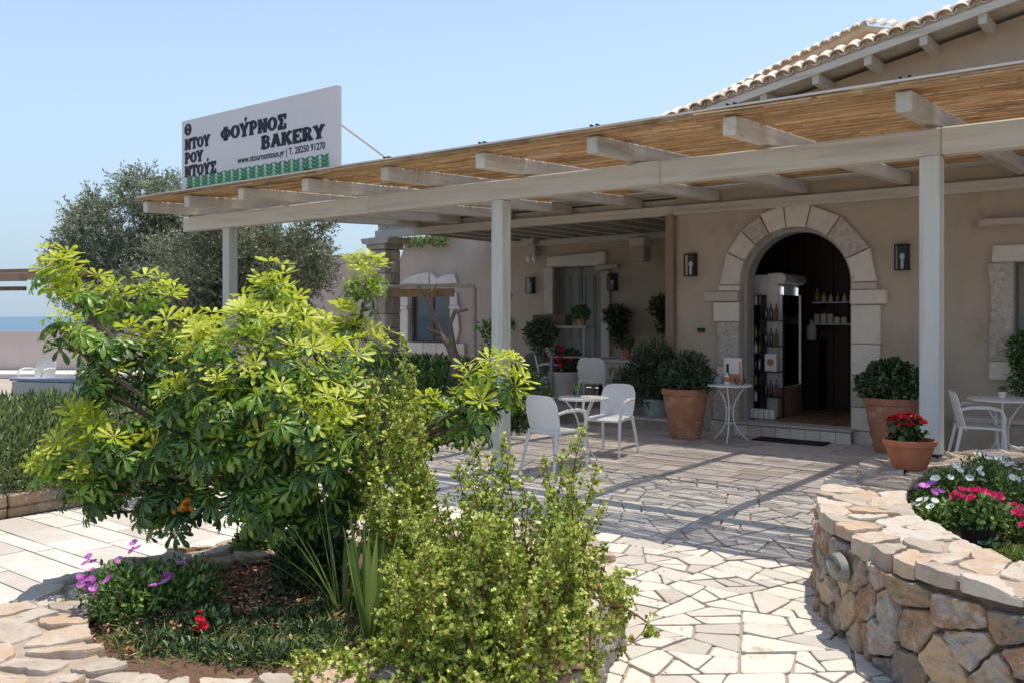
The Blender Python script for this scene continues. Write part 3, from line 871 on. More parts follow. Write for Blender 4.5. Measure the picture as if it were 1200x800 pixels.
m_led.node_tree.nodes["Principled BSDF"].inputs['Emission Color'].default_value = (.85, .92, 1, 1); m_led.node_tree.nodes["Principled BSDF"].inputs['Emission Strength'].default_value = .55
MB().box(fx1-.03, fy0+.09, .66, fx1-.015, fy0+.13, 2.08).build("light_strip", m_led, dr)
MB().box(fx1-.03, fy1-.16, .66, fx1-.015, fy1-.12, 2.08).build("light_strip", m_led, dr)
MB().box(fx1-.012, fy0+.06, .64, fx1-.008, fy1-.07, 1.96).build("pane", m_tglass, dr)
for k in range(4):
    MB().box(fx1-.044, fy0+.18, .85+k*.28, fx1-.02, fy1-.1, .87+k*.28).build("shelf", m_fr, dr)

# black rack with bottles in front of it
rx0, rx1, ry0, ry1 = -5.30, -4.80, 12.36, 12.58
root = thing("wine_rack", ((rx0+rx1)/2, 12.47, .205), "black shop rack with small shelves in front of the white fridge", "rack")
m = MB(); m.box(rx0, ry1-.02, .21, rx0+.235, ry1, 1.96); m.box(rx1-.015, ry1-.03, .21, rx1, ry1, 1.7); m.box(rx0, ry0, .21, rx0+.02, ry1-.021, 1.92); m.box(rx0+.22, ry0+.02, .21, rx0+.235, ry1-.021, 1.92)
m.build("rack_back", m_black, root)
MB().box(rx0, ry0-.02, .206, rx1, ry1, .209).build("rack_base", m_black, root)
for k in range(7): MB().box(rx0+.021, ry0, .42+k*.23, rx0+.219, ry1-.021, .432+k*.23).build("shelf", m_black, root)
for k in range(4): MB().box(rx0+.236, ry0, .50+k*.36, rx1, ry1-.021, .512+k*.36).build("shelf", m_black, root)
m_box = M("carton_white", [(.66,.64,.6),(.74,.72,.68)], .6, 9, .05, 40)
def bottle(name, loc, r, h, mat, label, cat="bottle", group=None, cap=None):
    t = thing(name, loc, label, cat, group)
    m = MB(); m.lathe([(r*.9, 0), (r, h*.03), (r, h*.6), (r*.75, h*.7), (r*.34, h*.78), (r*.32, h*.93)], 12, loc); m.build("bottle_body", mat, t, smooth=True)
    m = MB(); m.lathe([(r*.38, h*.93), (r*.38, h)], 10, loc); m.build("cap", cap or m_black, t)
    return t
m_wine = glass("wine_glass", (.02,.03,.018), .08); m_amber = glass("amber_glass", (.35,.2,.03), .1)
SHN = ["lowest", "second lowest", "third lowest", "middle", "third highest", "second highest", "top"]
ORD = ["leftmost", "second from the left", "third from the left", "fourth from the left", "fifth from the left", "rightmost"]
for s in range(7):
    for k in range(3):
        if rnd.random() < .8:
            q = (rx0+.055+k*.065, ry0+.1, .433+s*.23)
            bottle("bottle", q, .022, .17, [m_wine, m_plastic, m_amber][(s+k) % 3], "small %s bottle, %s on the %s narrow shelf of the black rack" % (["dark", "white", "amber"][(s+k) % 3], ["leftmost", "in the middle", "rightmost"][k], SHN[s]), group="bottles on the narrow rack shelves")
for s in range(4):
    for k in range(3):
        q = (rx0+.275+k*.075, ry0+.1, .513+s*.36)
        if s == 1: continue
        bottle("bottle", q, .028, .24, [m_wine, m_wine, m_brownwood][k], "tall %s bottle, %s on the %s wide shelf of the black rack" % (["dark", "dark", "brown"][k], ["leftmost", "in the middle", "rightmost"][k], ["lowest", "", "third", "top"][s]), group="bottles on the wide rack shelves")
o = MB().box(rx0+.27, ry0+.06, .873, rx0+.44, ry0+.12, 1.12).build("gift_box", m_box); tag(o, "pale gift box with round brown picture on the rack shelf", "box")
mm = MB().lathe([(.05, 0), (.05, .004)], 18); 
for i in range(len(mm.v)):
    v = mm.v[i]; mm.v[i] = Vector((rx0+.355+v.x, ry0+.058-v.z, 1.0+v.y))
c = mm.build("round_print", m_terra, o)
for k in range(6):
    o = MB().box(rx0+.01+k*.08, ry0-.12, .206, rx0+.08+k*.08, ry0-.04, .34).build("white_carton", m_box, None, .003); tag(o, "small white carton before the black rack, %s of the row" % ORD[k], "carton", "white cartons before the rack")
# wall shelves with jars
for i, (py, items) in enumerate(((354, 6), (379, 5))):
    a, b = atY(955, py, 14.12), atY(1000, py, 14.12)
    t = thing("wall_shelf", (a.x, 14.15, a.z), "thin pale %s shelf on the dark wall inside the shop" % ("upper" if i == 0 else "lower"), "shelf")
    MB().box(a.x, 13.98, a.z-.022, b.x+.25, IY1-.031, a.z).build("board", m_pale, t)
    for k in range(2): MB().box(a.x+.1+k*.4, 14.1, a.z-.1, a.x+.12+k*.4, IY1-.031, a.z-.0225).build("bracket", m_black, t)
    for k in range(items):
        x = a.x+.06+k*.105
        if i == 0:
            bottle("glass_jar", (x, 14.06, a.z+.001), .036 if k else .05, .12+(.08 if k == 0 else 0)+.03*(k % 2), [m_amber, m_pale, m_box][k % 3], "small jar on the upper shelf inside the shop, %s of six" % ORD[k], "jar", "jars on the upper shelf", m_pale)
        else:
            o = MB().box(x-.04, 14.02, a.z+.001, x+.04, 14.1, a.z+.10+.05*(k < 3)).build("packet", [m_pale, m_box][k % 2], None, .004); tag(o, "small packet on the lower shelf inside the shop, %s" % (ORD[k] if k < 4 else "rightmost"), "packet", "packets on the lower shelf")
q = atY(951, 367, 14.0)
t = bottle("tall_jar", (q.x, 14.0, 1.28), .08, .34, m_pale, "tall pale jar on the dark plinth beside the fridge", "jar")
t = thing("dark_plinth", (q.x, 14.0, .205), "dark plinth carrying a tall jar at the back of the shop", "plinth")
MB().box(q.x-.16, 13.85, .21, q.x+.16, 14.2, 1.24).build("plinth_body", m_black, t, .008); MB().box(q.x-.17, 13.84, 1.241, q.x+.17, 14.21, 1.279).build("plinth_top", m_black, t, .004)

# lanterns
lan = proto("wall_lantern", "", "lantern", "black wall lanterns")
MB().box(-.075, -.02, -.15, .075, 0, .15).build("back_plate", m_black, lan, .004)
m = MB(); 
for sx in (-1, 1):
    m.box(sx*.075-.008, -.13, -.15, sx*.075+.008, -.112, .15)
m.box(-.083, -.13, .15, .083, 0, .165); m.box(-.083, -.13, -.165, .083, 0, -.15)
m.build("cage", m_black, lan)
m = MB(); m.box(-.066, -.122, -.149, .066, -.119, .149); m.build("pane", m_tglass, lan)
m = MB(); m.lathe([(.012, -.05), (.014, -.03), (.028, -.01), (.032, .015), (.022, .045), (.006, .055)], 12, (0, -.07, 0)); m.build("bulb", m_plastic, lan, smooth=True)
m = MB(); m.lathe([(.018, -.145), (.018, -.05)], 10, (0, -.07, 0)); m.build("bulb_holder", m_metalw, lan)
RWY = 15.6
lanloc = [(812, 311, WY, 1.0, "black box lantern on the tan wall left of the arched door", None),
          (1059, 302, WY, 1.0, "black box lantern on the tan wall between the arched door and right post", None),
          (720, 331, RWY, 1.05, "black box lantern right of the grey shutters at the back of the terrace", None),
          (624, 335, RWY, 1.05, "black box lantern left of the grey shutters at the back of the terrace", None)]
for i, (px, py, Y, s_, lb, _) in enumerate(lanloc):
    q = atY(px, py, Y); q.y -= .002
    o = put(lan, q, 0, s_) if i == 0 else copy_tree(lan, q, 0, lb, s_)
    if i == 0: o['label'] = lb
# bell plate, downpipe
q = atY(822, 388, WY)
t = thing("door_bell", (q.x, WY-.001, q.z), "small black and brass name plate on the wall left of the door", "plate")
MB().box(q.x-.06, WY-.02, q.z-.01, q.x+.06, WY-.001, q.z+.045).build("plate", m_black, t, .003)
MB().box(q.x-.05, WY-.018, q.z-.03, q.x+.05, WY-.001, q.z-.011).build("brass_strip", m_terra, t, .003)
t = thing("downpipe", (XL-.07, WY-.06, 0), "brown square downpipe running down the left corner of the bakery wall", "pipe")
MB().box(XL-.13, WY-.11, .19, XL+.0, WY+.0, 3.15).build("pipe", m_brown, t, .008)
for z in (.9, 2.3): MB().box(XL-.14, WY-.12, z, XL+.01, WY-.001, z+.03).build("clip", m_brown, t)
# cctv cameras on the right side of the recess and beside the door
for px, py, Y in ((628, 298, RWY),):
    q = atY(px, py, Y)
    t = thing("security_camera", q, "pair of white dome cameras under the left corbel of the back wall", "camera")
    for k, dx in enumerate((-.1, .08)):
        m = MB(); m.lathe([(.03, -.16), (.055, -.12), (.06, -.07), (.05, -.03), (.02, 0)], 12, (q.x+dx, q.y-.12-.03*k, q.z-.02)); m.build("camera_dome", m_plastic, t, smooth=True)
    MB().box(q.x-.12, q.y-.15, q.z-.03, q.x+.1, q.y-.001, q.z).build("mount", m_plastic, t, .004)

# ================================================================== TERRACE WING (recess)
wing = thing("terrace_wing", (-10, 15.6, 0), "pale wing of the bakery with shuttered door and window behind the covered terrace", "building")
MX = atY(593, 371, RWY).x
LX = atY(478, 371, RWY).x
shX = [atY(650, 371, RWY).x, atY(706, 371, RWY).x]
sz0, sz1 = .19, atY(680, 312, RWY).z
wl = MB()
wl.box(shX[1], RWY, 0, XL+.0, RWY+.3, 3.6)
wl.box(MX, RWY, 0, shX[0], RWY+.3, 3.6); wl.box(shX[0], RWY, sz1, shX[1], RWY+.3, 3.6)
wl.build("wall", m_stucco, wing)
W2 = [atY(480, 343, RWY), atY(529, 402, RWY)]
topz = atY(480, 280, RWY).z
wl = MB()
wl.box(LX, RWY-.005, 0, W2[0].x, RWY+.3, topz); wl.box(W2[1].x, RWY-.005, 0, MX, RWY+.3, topz)
wl.box(W2[0].x, RWY-.005, W2[0].z, W2[1].x, RWY+.3, topz); wl.box(W2[0].x, RWY-.005, 0, W2[1].x, RWY+.3, W2[1].z)
sh0 = atY(468, 300, RWY); far = atY(425, 297, RWY)
wl.prism([(far.x-4, 0), (LX, 0), (LX, topz), (sh0.x, sh0.z-.1), (far.x, far.z), (far.x-4, far.z)], lambda u, v: (u, RWY, v), lambda u, v: (u, RWY+.3, v))
wl.build("wall", m_stucco_l, wing)['label'] = "wall left of the terrace post, open-sky light put into its paler colour"
# shutters and stone surround at the back of the recess
sh = MB().box(shX[0], RWY+.2, sz0, shX[1], RWY+.25, sz1).build("shutter_door", m_shutter, wing)
wd = (shX[1]-shX[0])/2
for k in range(2):
    lf = MB().box(shX[0]+k*wd+.01, RWY+.15, sz0+.02, shX[0]+(k+1)*wd-.01, RWY+.199, sz1-.02).build("door_leaf", m_shutter, sh, .006)
    for j in range(2):
        x = shX[0]+k*wd+.07+j*(wd-.1)/2
        m = MB(); x1 = x+(wd-.2)/2
        m.box(x, RWY+.135, sz0+1.0, x+.02, RWY+.149, sz1-.18); m.box(x1, RWY+.135, sz0+1.0, x1+.02, RWY+.149, sz1-.18)
        m.box(x+.02, RWY+.135, sz1-.2, x1, RWY+.149, sz1-.18); m.box(x+.02, RWY+.135, sz0+1.0, x1, RWY+.149, sz0+1.02)
        m.build("moulding", m_shutter, sh)
yprism([(shX[0]-.18, sz1+.002), (shX[1]+.12, sz1+.002), (shX[1]+.12, sz1+.27), (shX[0]-.15, sz1+.22)], RWY-.08, RWY+.2, "lintel_stone", m_white_stone, wing, .02, .02)
yprism([(shX[1]-.1, sz1-.10), (shX[1]+.42, sz1-.08), (shX[1]+.42, sz1-.0), (shX[1]-.1, sz1-.0)], RWY-.13, RWY+.1, "ledge_stone", m_white_stone, wing, .012, .012)
z = sz1
for zz in (sz1-1.0, sz1-1.08, .2):
    nn = "jamb_stone" if z-zz > .2 else "ledge_stone"
    e = .0 if nn == "jamb_stone" else .2
    yprism([(shX[0]-.22-e, zz+.003), (shX[0], zz+.003), (shX[0], z-.003), (shX[0]-.25-e, z-.003)], RWY-.07-e/3, RWY+.15, nn, m_white_stone, wing, .015, .015)
    z = zz
z = sz1-.11
for zz in (sz1-.95, .2):
    yprism([(shX[1], zz+.003), (shX[1]+.22, zz+.003), (shX[1]+.2, z-.003), (shX[1], z-.003)], RWY-.07, RWY+.15, "jamb_stone", m_rough_stone if zz > .5 else m_white_stone, wing, .015, .015); z = zz
# corbels
for px in (755, 628):
    q = atY(px, 278, RWY)
    h = [.20, .30] if px == 755 else [.18, .22]
    yprism([(q.x-.15, q.z-.0-h[0]), (q.x+.15, q.z-h[0]), (q.x+.19, q.z-.03), (q.x-.17, q.z-.03)], RWY-.32, RWY-.001, "corbel_stone", m_white_stone, wing, .015, .012)
    yprism([(q.x-.09, q.z-h[0]-h[1]), (q.x+.11, q.z-h[0]-h[1]), (q.x+.12, q.z-h[0]-.003), (q.x-.09, q.z-h[0]-.003)], RWY-.2, RWY-.001, "corbel_stone", m_rough_stone, wing, .012, .012)
# window of the pale wing with its carved surround
a, b = W2
wf = MB(); t_ = .07
wf.box(a.x, RWY+.08, b.z, a.x+t_, RWY+.15, a.z); wf.box(b.x-t_, RWY+.08, b.z, b.x, RWY+.15, a.z); wf.box(a.x+t_, RWY+.08, a.z-t_, b.x-t_, RWY+.15, a.z); wf.box(a.x+t_, RWY+.08, b.z, b.x-t_, RWY+.15, b.z+t_)
cx = (a.x+b.x)/2; wf.box(cx-.035, RWY+.085, b.z+t_, cx+.035, RWY+.145, a.z-t_)
wn_ = wf.build("window_frame", m_brownwood, wing)
for s0, s1 in ((a.x+t_, cx-.035), (cx+.035, b.x-t_)): MB().box(s0, RWY+.11, b.z+t_, s1, RWY+.12, a.z-t_).build("pane", m_glass, wn_)
m_chalk = M("chalky_stone", [(.62,.575,.52),(.72,.68,.62)], .85, 6, .3, 40, rand=.05)
def wz(px, py): q = atY(px, py, RWY); return (q.x, q.z)
yprism([wz(473,332), wz(505,333), wz(505,319), wz(492,321), wz(480,325)], RWY-.08, RWY+.05, "lintel_stone", m_chalk, wing, .012)
yprism([wz(506,333), wz(538,332), wz(534,321), wz(522,323), wz(514,326), wz(506,319)], RWY-.08, RWY+.05, "lintel_stone", m_chalk, wing, .012)
for xs, sg in ((a.x, -1), (b.x, 1)):
    y0_ = RWY-.07
    yprism([(xs, 1.9), (xs+sg*.25, 1.9), (xs+sg*.22, 2.2), (xs, 2.2)], y0_, RWY+.1, "jamb_stone", m_chalk, wing, .012)
    yprism([(xs, 1.82), (xs+sg*.33, 1.82), (xs+sg*.33, 1.895), (xs, 1.895)], y0_-.03, RWY+.1, "jamb_stone", m_chalk, wing, .012)
    yprism([(xs, b.z), (xs+sg*.2, b.z), (xs+sg*.29, b.z+.3), (xs+sg*.27, 1.6), (xs+sg*.2, 1.815), (xs, 1.815)], y0_, RWY+.1, "jamb_stone", m_chalk, wing, .012)
x = a.x-.35
while x < b.x+.2:
    yprism([(x+.004, b.z-.26), (x+.43, b.z-.26), (x+.43, b.z-.004), (x+.004, b.z-.004)], RWY-.09, RWY+.1, "sill_stone", m_chalk, wing, .012); x += .435
# raised terrace floor
tf = MB().box(-12.6, 11.45, 0, -5.95, RWY-.001, .175).build("terrace_floor", m_mortar); tag(tf, kind='structure')
geo = []; y = 11.42; r = 0
while y < RWY-.1:
    x = -12.6-rnd.uniform(0, .4)
    while x < -5.94:
        L = rnd.choice([.5, .7, .9]); a_, b_ = max(x, -12.6), min(x+L, -5.93)
        if b_-a_ > .1:
            V, Fc = slab([(a_+.005, y+.004), (b_-.005, y+.004), (b_-.005, min(y+.45, RWY)-.004), (a_+.005, min(y+.45, RWY)-.004)], .16, .19, .004, 0, rnd); geo.append((V, Fc, size_px(V)))
        x += L
    y += .45; r += 1
pieces("paving_tile", geo, m_tile, tf, 300)

# ------------------------------------------------------------------ stone pillar at the pergola's far corner
PX, PY = atY(451, 371, WY).x, WY
pil = thing("stone_pillar", (PX-.2, PY+.2, 0), "square pillar of coursed stone blocks carrying the far corner of the terrace roof", "pillar")
wd = .42; z = 0; r = 0
MB().box(PX-wd+.02, PY+.02, 0, PX-.02, PY+wd-.02, 3.0).build("mortar", m_core, pil)
m_pst = M("pillar_stone", [(.56,.49,.42),(.68,.61,.53),(.50,.43,.36),(.72,.66,.58)], .85, 6, .6, 40, rand=.15, pick=True, dist=.01)
while z < 2.9:
    h = min(rnd.choice([.2, .26, .32]), 2.93-z)
    t = rnd.uniform(.35, .65)*wd
    for (x0, x1) in ((PX-wd, PX-t), (PX-t+.008, PX)):
        MB().box(x0, PY, z+.005, x1, PY+.18, z+h-.005).build("stone", m_pst, pil, .012, rough=.008)
    t = rnd.uniform(.5, .75)*wd
    for (y0, y1) in ((PY+.188, PY+t-.004), (PY+t+.004, PY+wd)):
        if y1-y0 > .03: MB().box(PX-.2, y0, z+.005, PX-.002, y1, z+h-.005).build("stone", m_pst, pil, .012, rough=.008)
    z += h
MB().box(PX-wd-.05, PY-.05, 2.94, PX+.05, PY+wd+.05, 3.03).build("capital", m_pst, pil, .012, rough=.006)
m = MB(); m.prism([(PX-wd-.16, 3.12), (PX-wd-.12, 3.05), (PX-wd-.03, 3.031), (PX+.03, 3.031), (PX+.14, 3.05), (PX+.2, 3.12), (PX+.2, 3.158), (PX-wd-.16, 3.158)], lambda u, v: (u, PY-.09, v), lambda u, v: (u, PY+wd+.09, v)); m.build("capital", m_pst, pil, .01)

# ================================================================== PERGOLA
per = thing("pergola", (-5, 9.5, 0), "long grey timber pergola roofed with brown reed mats in front of the bakery", "pergola")
def rz(Y): return 3.09+(Y-6.7)*.0415      # underside of rafters
posts = [(-10.75, 7.455, 0), (-5.93, 7.455, 0), (-1.68, 7.455, .57), (3.2, 7.455, 0)]
for x, y, z in posts:
    p = MB().box(x-.075, y-.075, z+.03, x+.075, y+.075, 2.88).build("post", m_woodz, per, .012, seg=2)
    MB().box(x-.06, y-.06, z, x+.06, y+.06, z+.029).build("base_shoe", m_black, p)
for xa, xb in ((-11.8, -7.9), (-7.897, -4.0), (-3.997, -1.6), (-1.597, 4.0)):
    MB().box(xa, 7.38, 2.882, xb, 7.53, 3.088+0.0).build("front_beam", m_woodx, per, .01)
MB().box(XL+.0, WY-.11, 3.14, 4.0, WY-.003, 3.28).build("ledger", m_woodx, per, .008)
MB().box(PX-.3, WY+.02, 3.16, XL-.0, WY+.15, 3.30).build("back_beam", m_woodx, per, .008)
RX = [-11.6, -10.6, -9.42, -8.2, -6.9, -5.58, -4.29, -3.0, -1.69, -.4, .9, 2.2, 3.5]
for x in RX:
    y1 = WY+.1 if x < XL else WY-.006
    a, b = Vector((x, 6.68, rz(6.68)+.075)), Vector((x, y1, rz(y1)+.075))
    rf = MB().beam(a, b, .115, .15).build("rafter", m_woody, per, .01)
    for s in (-1, 1):
        MB().box(x+s*.03-.006, 6.70, rz(6.7)+.21, x+s*.03+.006, 6.76, rz(6.7)+.26).build("bolt", m_black, rf)
    MB().box(x-.06, 6.69, rz(6.7)+.222, x+.06, 6.79, rz(6.7)+.234).build("clamp_plate", m_black, rf)
# reeds: thin stalks laid along the beam, bundled in mats
V = []; Q = []
def reedrow(y, z, x0, x1, r):
    x = x0
    while x < x1:
        L = rnd.uniform(.8, 2.4); xe = min(x+L, x1)
        o = len(V); dy = rnd.gauss(0, .016); dz = rnd.gauss(0, .004); my = rnd.gauss(0, .007)
        for t in (0, .5, 1):
            for k in range(3):
                A = 2.1*k+.3
                V.append((x+(xe-x)*t, y+dy*(1-t)+(my if t == .5 else 0)+r*math.cos(A), z+dz*t+r*math.sin(A)+rnd.uniform(-.001, .001)))
        for s_ in range(2):
            for k in range(3): Q.append((o+s_*3+k, o+s_*3+(k+1) % 3, o+s_*3+3+(k+1) % 3, o+s_*3+3+k))
        x = xe
y = 6.60
while y < 11.52:
    reedrow(y, rz(y)+.165+rnd.uniform(0, .006), -11.66, 4.2, rnd.uniform(.0055, .0085)); y += ((.0135 if y < 7.3 else .0185)+.040*max(0, noise.noise(Vector((y*14, 0, 0)))+.10)*(1 if y > 7.3 else .15))*rnd.uniform(.8, 1.25)
y = 6.60
while y < 11.52:
    reedrow(y, rz(y)+.180+rnd.uniform(0, .006), -11.66, 4.2, rnd.uniform(.005, .0075)); y += rnd.uniform(.05, .10)*(1 if y > 7.3 else .4)
for yy in (6.6, 6.612, 6.624, 6.636):
    for zz in (.165, .18, .193): reedrow(yy, rz(yy)+zz, -11.66, 4.2, .008)
V = np.array(V)-np.array(ORG[per]); Q = np.array(Q)
link("reed_mat", np_mesh("reed_mat", V, Q, m_reed), per, 'stuff')
# purlins visible through, close boards over the strip beside the wall and over the recess
MB().beam((-11.66, 6.594, rz(6.6)+.207), (4.2, 6.594, rz(6.6)+.207), .03, .016).build("sunlit_edge_strip", m_pale, per)  # pale strip added to stand in for the sunlit top edge of the reeds
for yy in (8.9, 10.3):
    MB().beam((-11.66, yy, rz(yy)+.205), (4.2, yy, rz(yy)+.205), .05, .03).build("purlin", m_woodx, per)
m = MB()
y = 11.52
while y < WY-.02:
    MB().beam((-11.66, y+.1, rz(y)+.163), (4.2, y+.1, rz(y)+.163), .196, .02).build("roof_board", m_woodx, per); y += .2
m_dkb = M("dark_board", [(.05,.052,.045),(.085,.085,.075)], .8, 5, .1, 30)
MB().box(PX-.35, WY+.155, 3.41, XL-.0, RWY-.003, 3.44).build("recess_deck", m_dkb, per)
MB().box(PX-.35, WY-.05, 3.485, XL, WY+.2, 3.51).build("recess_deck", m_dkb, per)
MB().box(PX-.35, WY+.156, 3.302, XL, WY+.176, 3.484).build("fascia_board", m_woodx, per)
x = PX-.1
while x < XL-.1:
    MB().box(x-.04, WY+.151, 3.29, x+.04, RWY-.004, 3.408).build("recess_rafter", m_woody, per, .005); x += .52
MB().box(PX-.3, RWY-.12, 3.16, XL-.33, RWY-.005, 3.288).build("recess_ledger", m_wood, per, .006)

# ================================================================== SIGN
sx0, sx1 = atY(213, 200, 6.86).x, atY(395, 200, 6.86).x
sz0_ = 3.265; sh_ = 1.03; SWD = sx1-sx0; SYY = 6.86
sg = thing("shop_sign", ((sx0+sx1)/2, SYY, sz0_), "white bakery signboard with black Greek lettering and green wheat ears on the pergola roof", "sign")
MB().box(sx0, SYY, sz0_, sx1, SYY+.07, sz0_+sh_).build("board", m_sign, sg, .004)
q = Vector((sx1-.12, SYY+.075, 3.92))
m = MB(); m.tube([q, (sx1+.12, 8.0, rz(8)+.2)], .014, 8); m.build("strut", m_metalw, sg)
m = MB(); m.tube([(sx0+.5, SYY+.075, 3.92), (sx0+.5, 8.0, rz(8)+.2)], .014, 8); m.build("strut", m_metalw, sg)
GL = {   # slab glyphs: strokes in a unit box (x 0..w, y 0..1): ('l',x0,y0,x1,y1,thick) ('e',cx,cy,rx,ry,thick,a0,a1)
'N': (.95, [('l',.2,0,.2,1,.22),('l',.2,.95,.75,.05,.22),('l',.75,0,.75,1,.2),('s',.2,0,.4),('s',.15,1,.3),('s',.75,1,.4)]),
'T': (.9, [('l',.45,0,.45,1,.24),('l',.02,.92,.88,.92,.17),('l',.07,.68,.07,1,.12),('l',.83,.68,.83,1,.12),('s',.45,0,.5)]),
'O': (.9, [('e',.45,.5,.33,.40,.24,0,360)]),
'Y': (.95, [('l',.47,0,.47,.45,.24),('l',.15,.98,.47,.42,.22),('l',.8,.98,.47,.42,.2),('s',.47,0,.5),('s',.16,1,.4),('s',.79,1,.4)]),
'P': (.85, [('l',.22,0,.22,1,.24),('e',.42,.70,.26,.24,.2,-90,90),('l',.22,.94,.45,.94,.15),('l',.22,.46,.45,.46,.15),('s',.22,0,.46),('s',.15,1,.3)]),
'S': (.88, [('l',.08,.93,.82,.93,.16),('l',.08,.07,.82,.07,.16),('l',.16,.93,.5,.5,.22),('l',.5,.5,.16,.07,.2),('l',.78,.66,.78,1,.13),('l',.78,0,.78,.34,.13)]),
'F': (1.1, [('l',.55,0,.55,1,.22),('e',.55,.5,.40,.29,.2,0,360),('s',.55,0,.46),('s',.55,1,.46)]),
'H': (.9, [('e',.45,.5,.33,.40,.24,0,360),('l',.3,.5,.6,.5,.16)]),
'B': (.9, [('l',.22,0,.22,1,.24),('e',.45,.74,.24,.20,.2,-90,90),('e',.47,.27,.27,.22,.2,-90,90),('l',.2,.95,.46,.95,.14),('l',.2,.5,.46,.5,.14),('l',.2,.05,.48,.05,.14),('s',.12,1,.22),('s',.12,0,.22)]),
'A': (1.0, [('l',.18,.02,.5,.98,.2),('l',.82,.02,.5,.98,.24),('l',.3,.34,.72,.34,.14),('s',.18,0,.36),('s',.82,0,.38),('s',.42,1,.3)]),
'K': (1.0, [('l',.22,0,.22,1,.24),('l',.82,.98,.3,.45,.19),('l',.42,.6,.84,.03,.24),('s',.22,0,.42),('s',.2,1,.42),('s',.8,1,.34),('s',.83,0,.34)]),
'E': (.88, [('l',.22,0,.22,1,.24),('l',.1,.93,.8,.93,.15),('l',.1,.07,.8,.07,.15),('l',.2,.5,.58,.5,.14),('l',.77,.7,.77,1,.12),('l',.77,0,.77,.3,.12),('l',.57,.38,.57,.62,.1)]),
'R': (.98, [('l',.22,0,.22,1,.24),('e',.45,.74,.24,.21,.2,-90,90),('l',.2,.95,.47,.95,.14),('l',.2,.5,.47,.5,.14),('l',.45,.5,.78,.03,.24),('s',.22,0,.42),('s',.12,1,.24),('s',.82,0,.3)]),
"'": (.0, [('l',-.42,1.12,-.3,1.38,.13)]),
}
def text_slab(m, s, x, z, h, wf=.92, y=SYY-.006):
    lay = [0]
    def emit(poly):
        lay[0] += 1; yy = y-.0004*(lay[0] % 7)
        o = len(m.v); n_ = len(poly)
        m.v += [Vector((x+p[0]*h*wf, yy, z+p[1]*h)) for p in poly]+[Vector((x+p[0]*h*wf, SYY+.001, z+p[1]*h)) for p in poly]
        m.f.append(tuple(range(o, o+n_)))
        for k in range(n_): m.f.append((o+k, o+(k+1) % n_, o+n_+(k+1) % n_, o+n_+k))
    for ch in s:
        if ch == ' ': x += .45*h; continue
        wdt, st = GL[ch]
        for t in st:
            if t[0] == 'l':
                _, x0, y0, x1, y1, th = t; th *= 1.42; dx, dy = x1-x0, y1-y0; l = math.hypot(dx, dy); nx, ny = -dy/l*th/2, dx/l*th/2
                emit([(x0+nx, y0+ny), (x0-nx, y0-ny), (x1-nx, y1-ny), (x1+nx, y1+ny)])
            elif t[0] == 's':
                _, cx_, yy_, wd_ = t; y0 = 0 if yy_ == 0 else .87
                emit([(cx_-wd_/2, y0), (cx_+wd_/2, y0), (cx_+wd_/2, y0+.13), (cx_-wd_/2, y0+.13)])
            else:
                _, cx_, cy_, rx, ry, th, a0, a1 = t; th *= 1.35; n_ = 20 if a1-a0 > 200 else 10
                for k in range(n_):
                    A, B = R(a0+(a1-a0)*k/n_), R(a0+(a1-a0)*(k+1)/n_)
                    ro, rr = 1+th/2/rx, 1-th/2/rx; so, si = 1+.09/ry*.9, 1-.09/ry*.9
                    emit([(cx_+rx*ro*math.cos(A), cy_+ry*so*math.sin(A)), (cx_+rx*ro*math.cos(B), cy_+ry*so*math.sin(B)), (cx_+rx*rr*math.cos(B), cy_+ry*si*math.sin(B)), (cx_+rx*rr*math.cos(A), cy_+ry*si*math.sin(A))])
        x += (wdt+.03)*h*wf if wdt else 0
    return x
def word(s, fx, fz, h, wf=.92):
    """fx, fz: fraction of the board"""
    m = MB(); text_slab(m, s, sx0+fx*SWD, sz0_+fz*sh_, h, wf); m.build("lettering", m_ink, sg)
word("H", .025, .79, .165, 1.0)
word("NTOY", .025, .605, .15, 1.02)
word("POY", .025, .425, .15, 1.02)
word("NTOY'S", .025, .25, .15, 1.02)
word("FOY'PNOS", .285, .63, .175, 1.14)
word("BAKERY", .555, .435, .16, 1.26)
cu = bpy.data.curves.new("print", 'FONT'); cu.body = "www.ntourountous.gr | T. 28250 91270"; cu.size = .115; cu.extrude = .001; cu.offset = .0022
to = bpy.data.objects.new("print", cu); COL.objects.link(to)
dg = bpy.context.evaluated_depsgraph_get(); dg.update()
me = bpy.data.meshes.new_from_object(to.evaluated_get(dg)); bpy.data.objects.remove(to)
vx = [v.co.x for v in me.vertices]; wx = max(vx)-min(vx); tw = .535*SWD
for v in me.vertices:
    v.co = Vector((sx0+.40*SWD+(v.co.x-min(vx))/wx*tw, SYY-.002-v.co.z, sz0_+.315*sh_+v.co.y*1.0))-ORG[sg]
me.materials.clear(); me.materials.append(m_ink); link("web_address", me, sg)
m1 = MB(); m2 = MB(); nE = 17
for e in range(nE):
    cx_ = sx0+.035*SWD+(SWD*.925)*(e+.5)/nE; w_ = SWD*.94/nE*.46
    m2.box(cx_-w_*.72, SYY-.0025, sz0_+.02*sh_, cx_+w_*1.0, SYY+.001, sz0_+.195*sh_)
    for k in range(5):
        z = sz0_+sh_*(.02+.045*k); t = .05*sh_
        for s_ in (-1, 1):
            P = [(cx_, z), (cx_+s_*w_*.6, z+t*.35), (cx_+s_*w_*.97, z+t*1.2), (cx_+s_*w_*.4, z+t*.98), (cx_, z+t*.62)]
            o = len(m1.v); m1.v += [Vector((p[0], SYY-.005-.0004*k, p[1])) for p in P]; m1.f.append(tuple(range(o, o+5)))
m2.build("pale_band", m_green2, sg); m1.build("wheat_print", m_green1, sg)
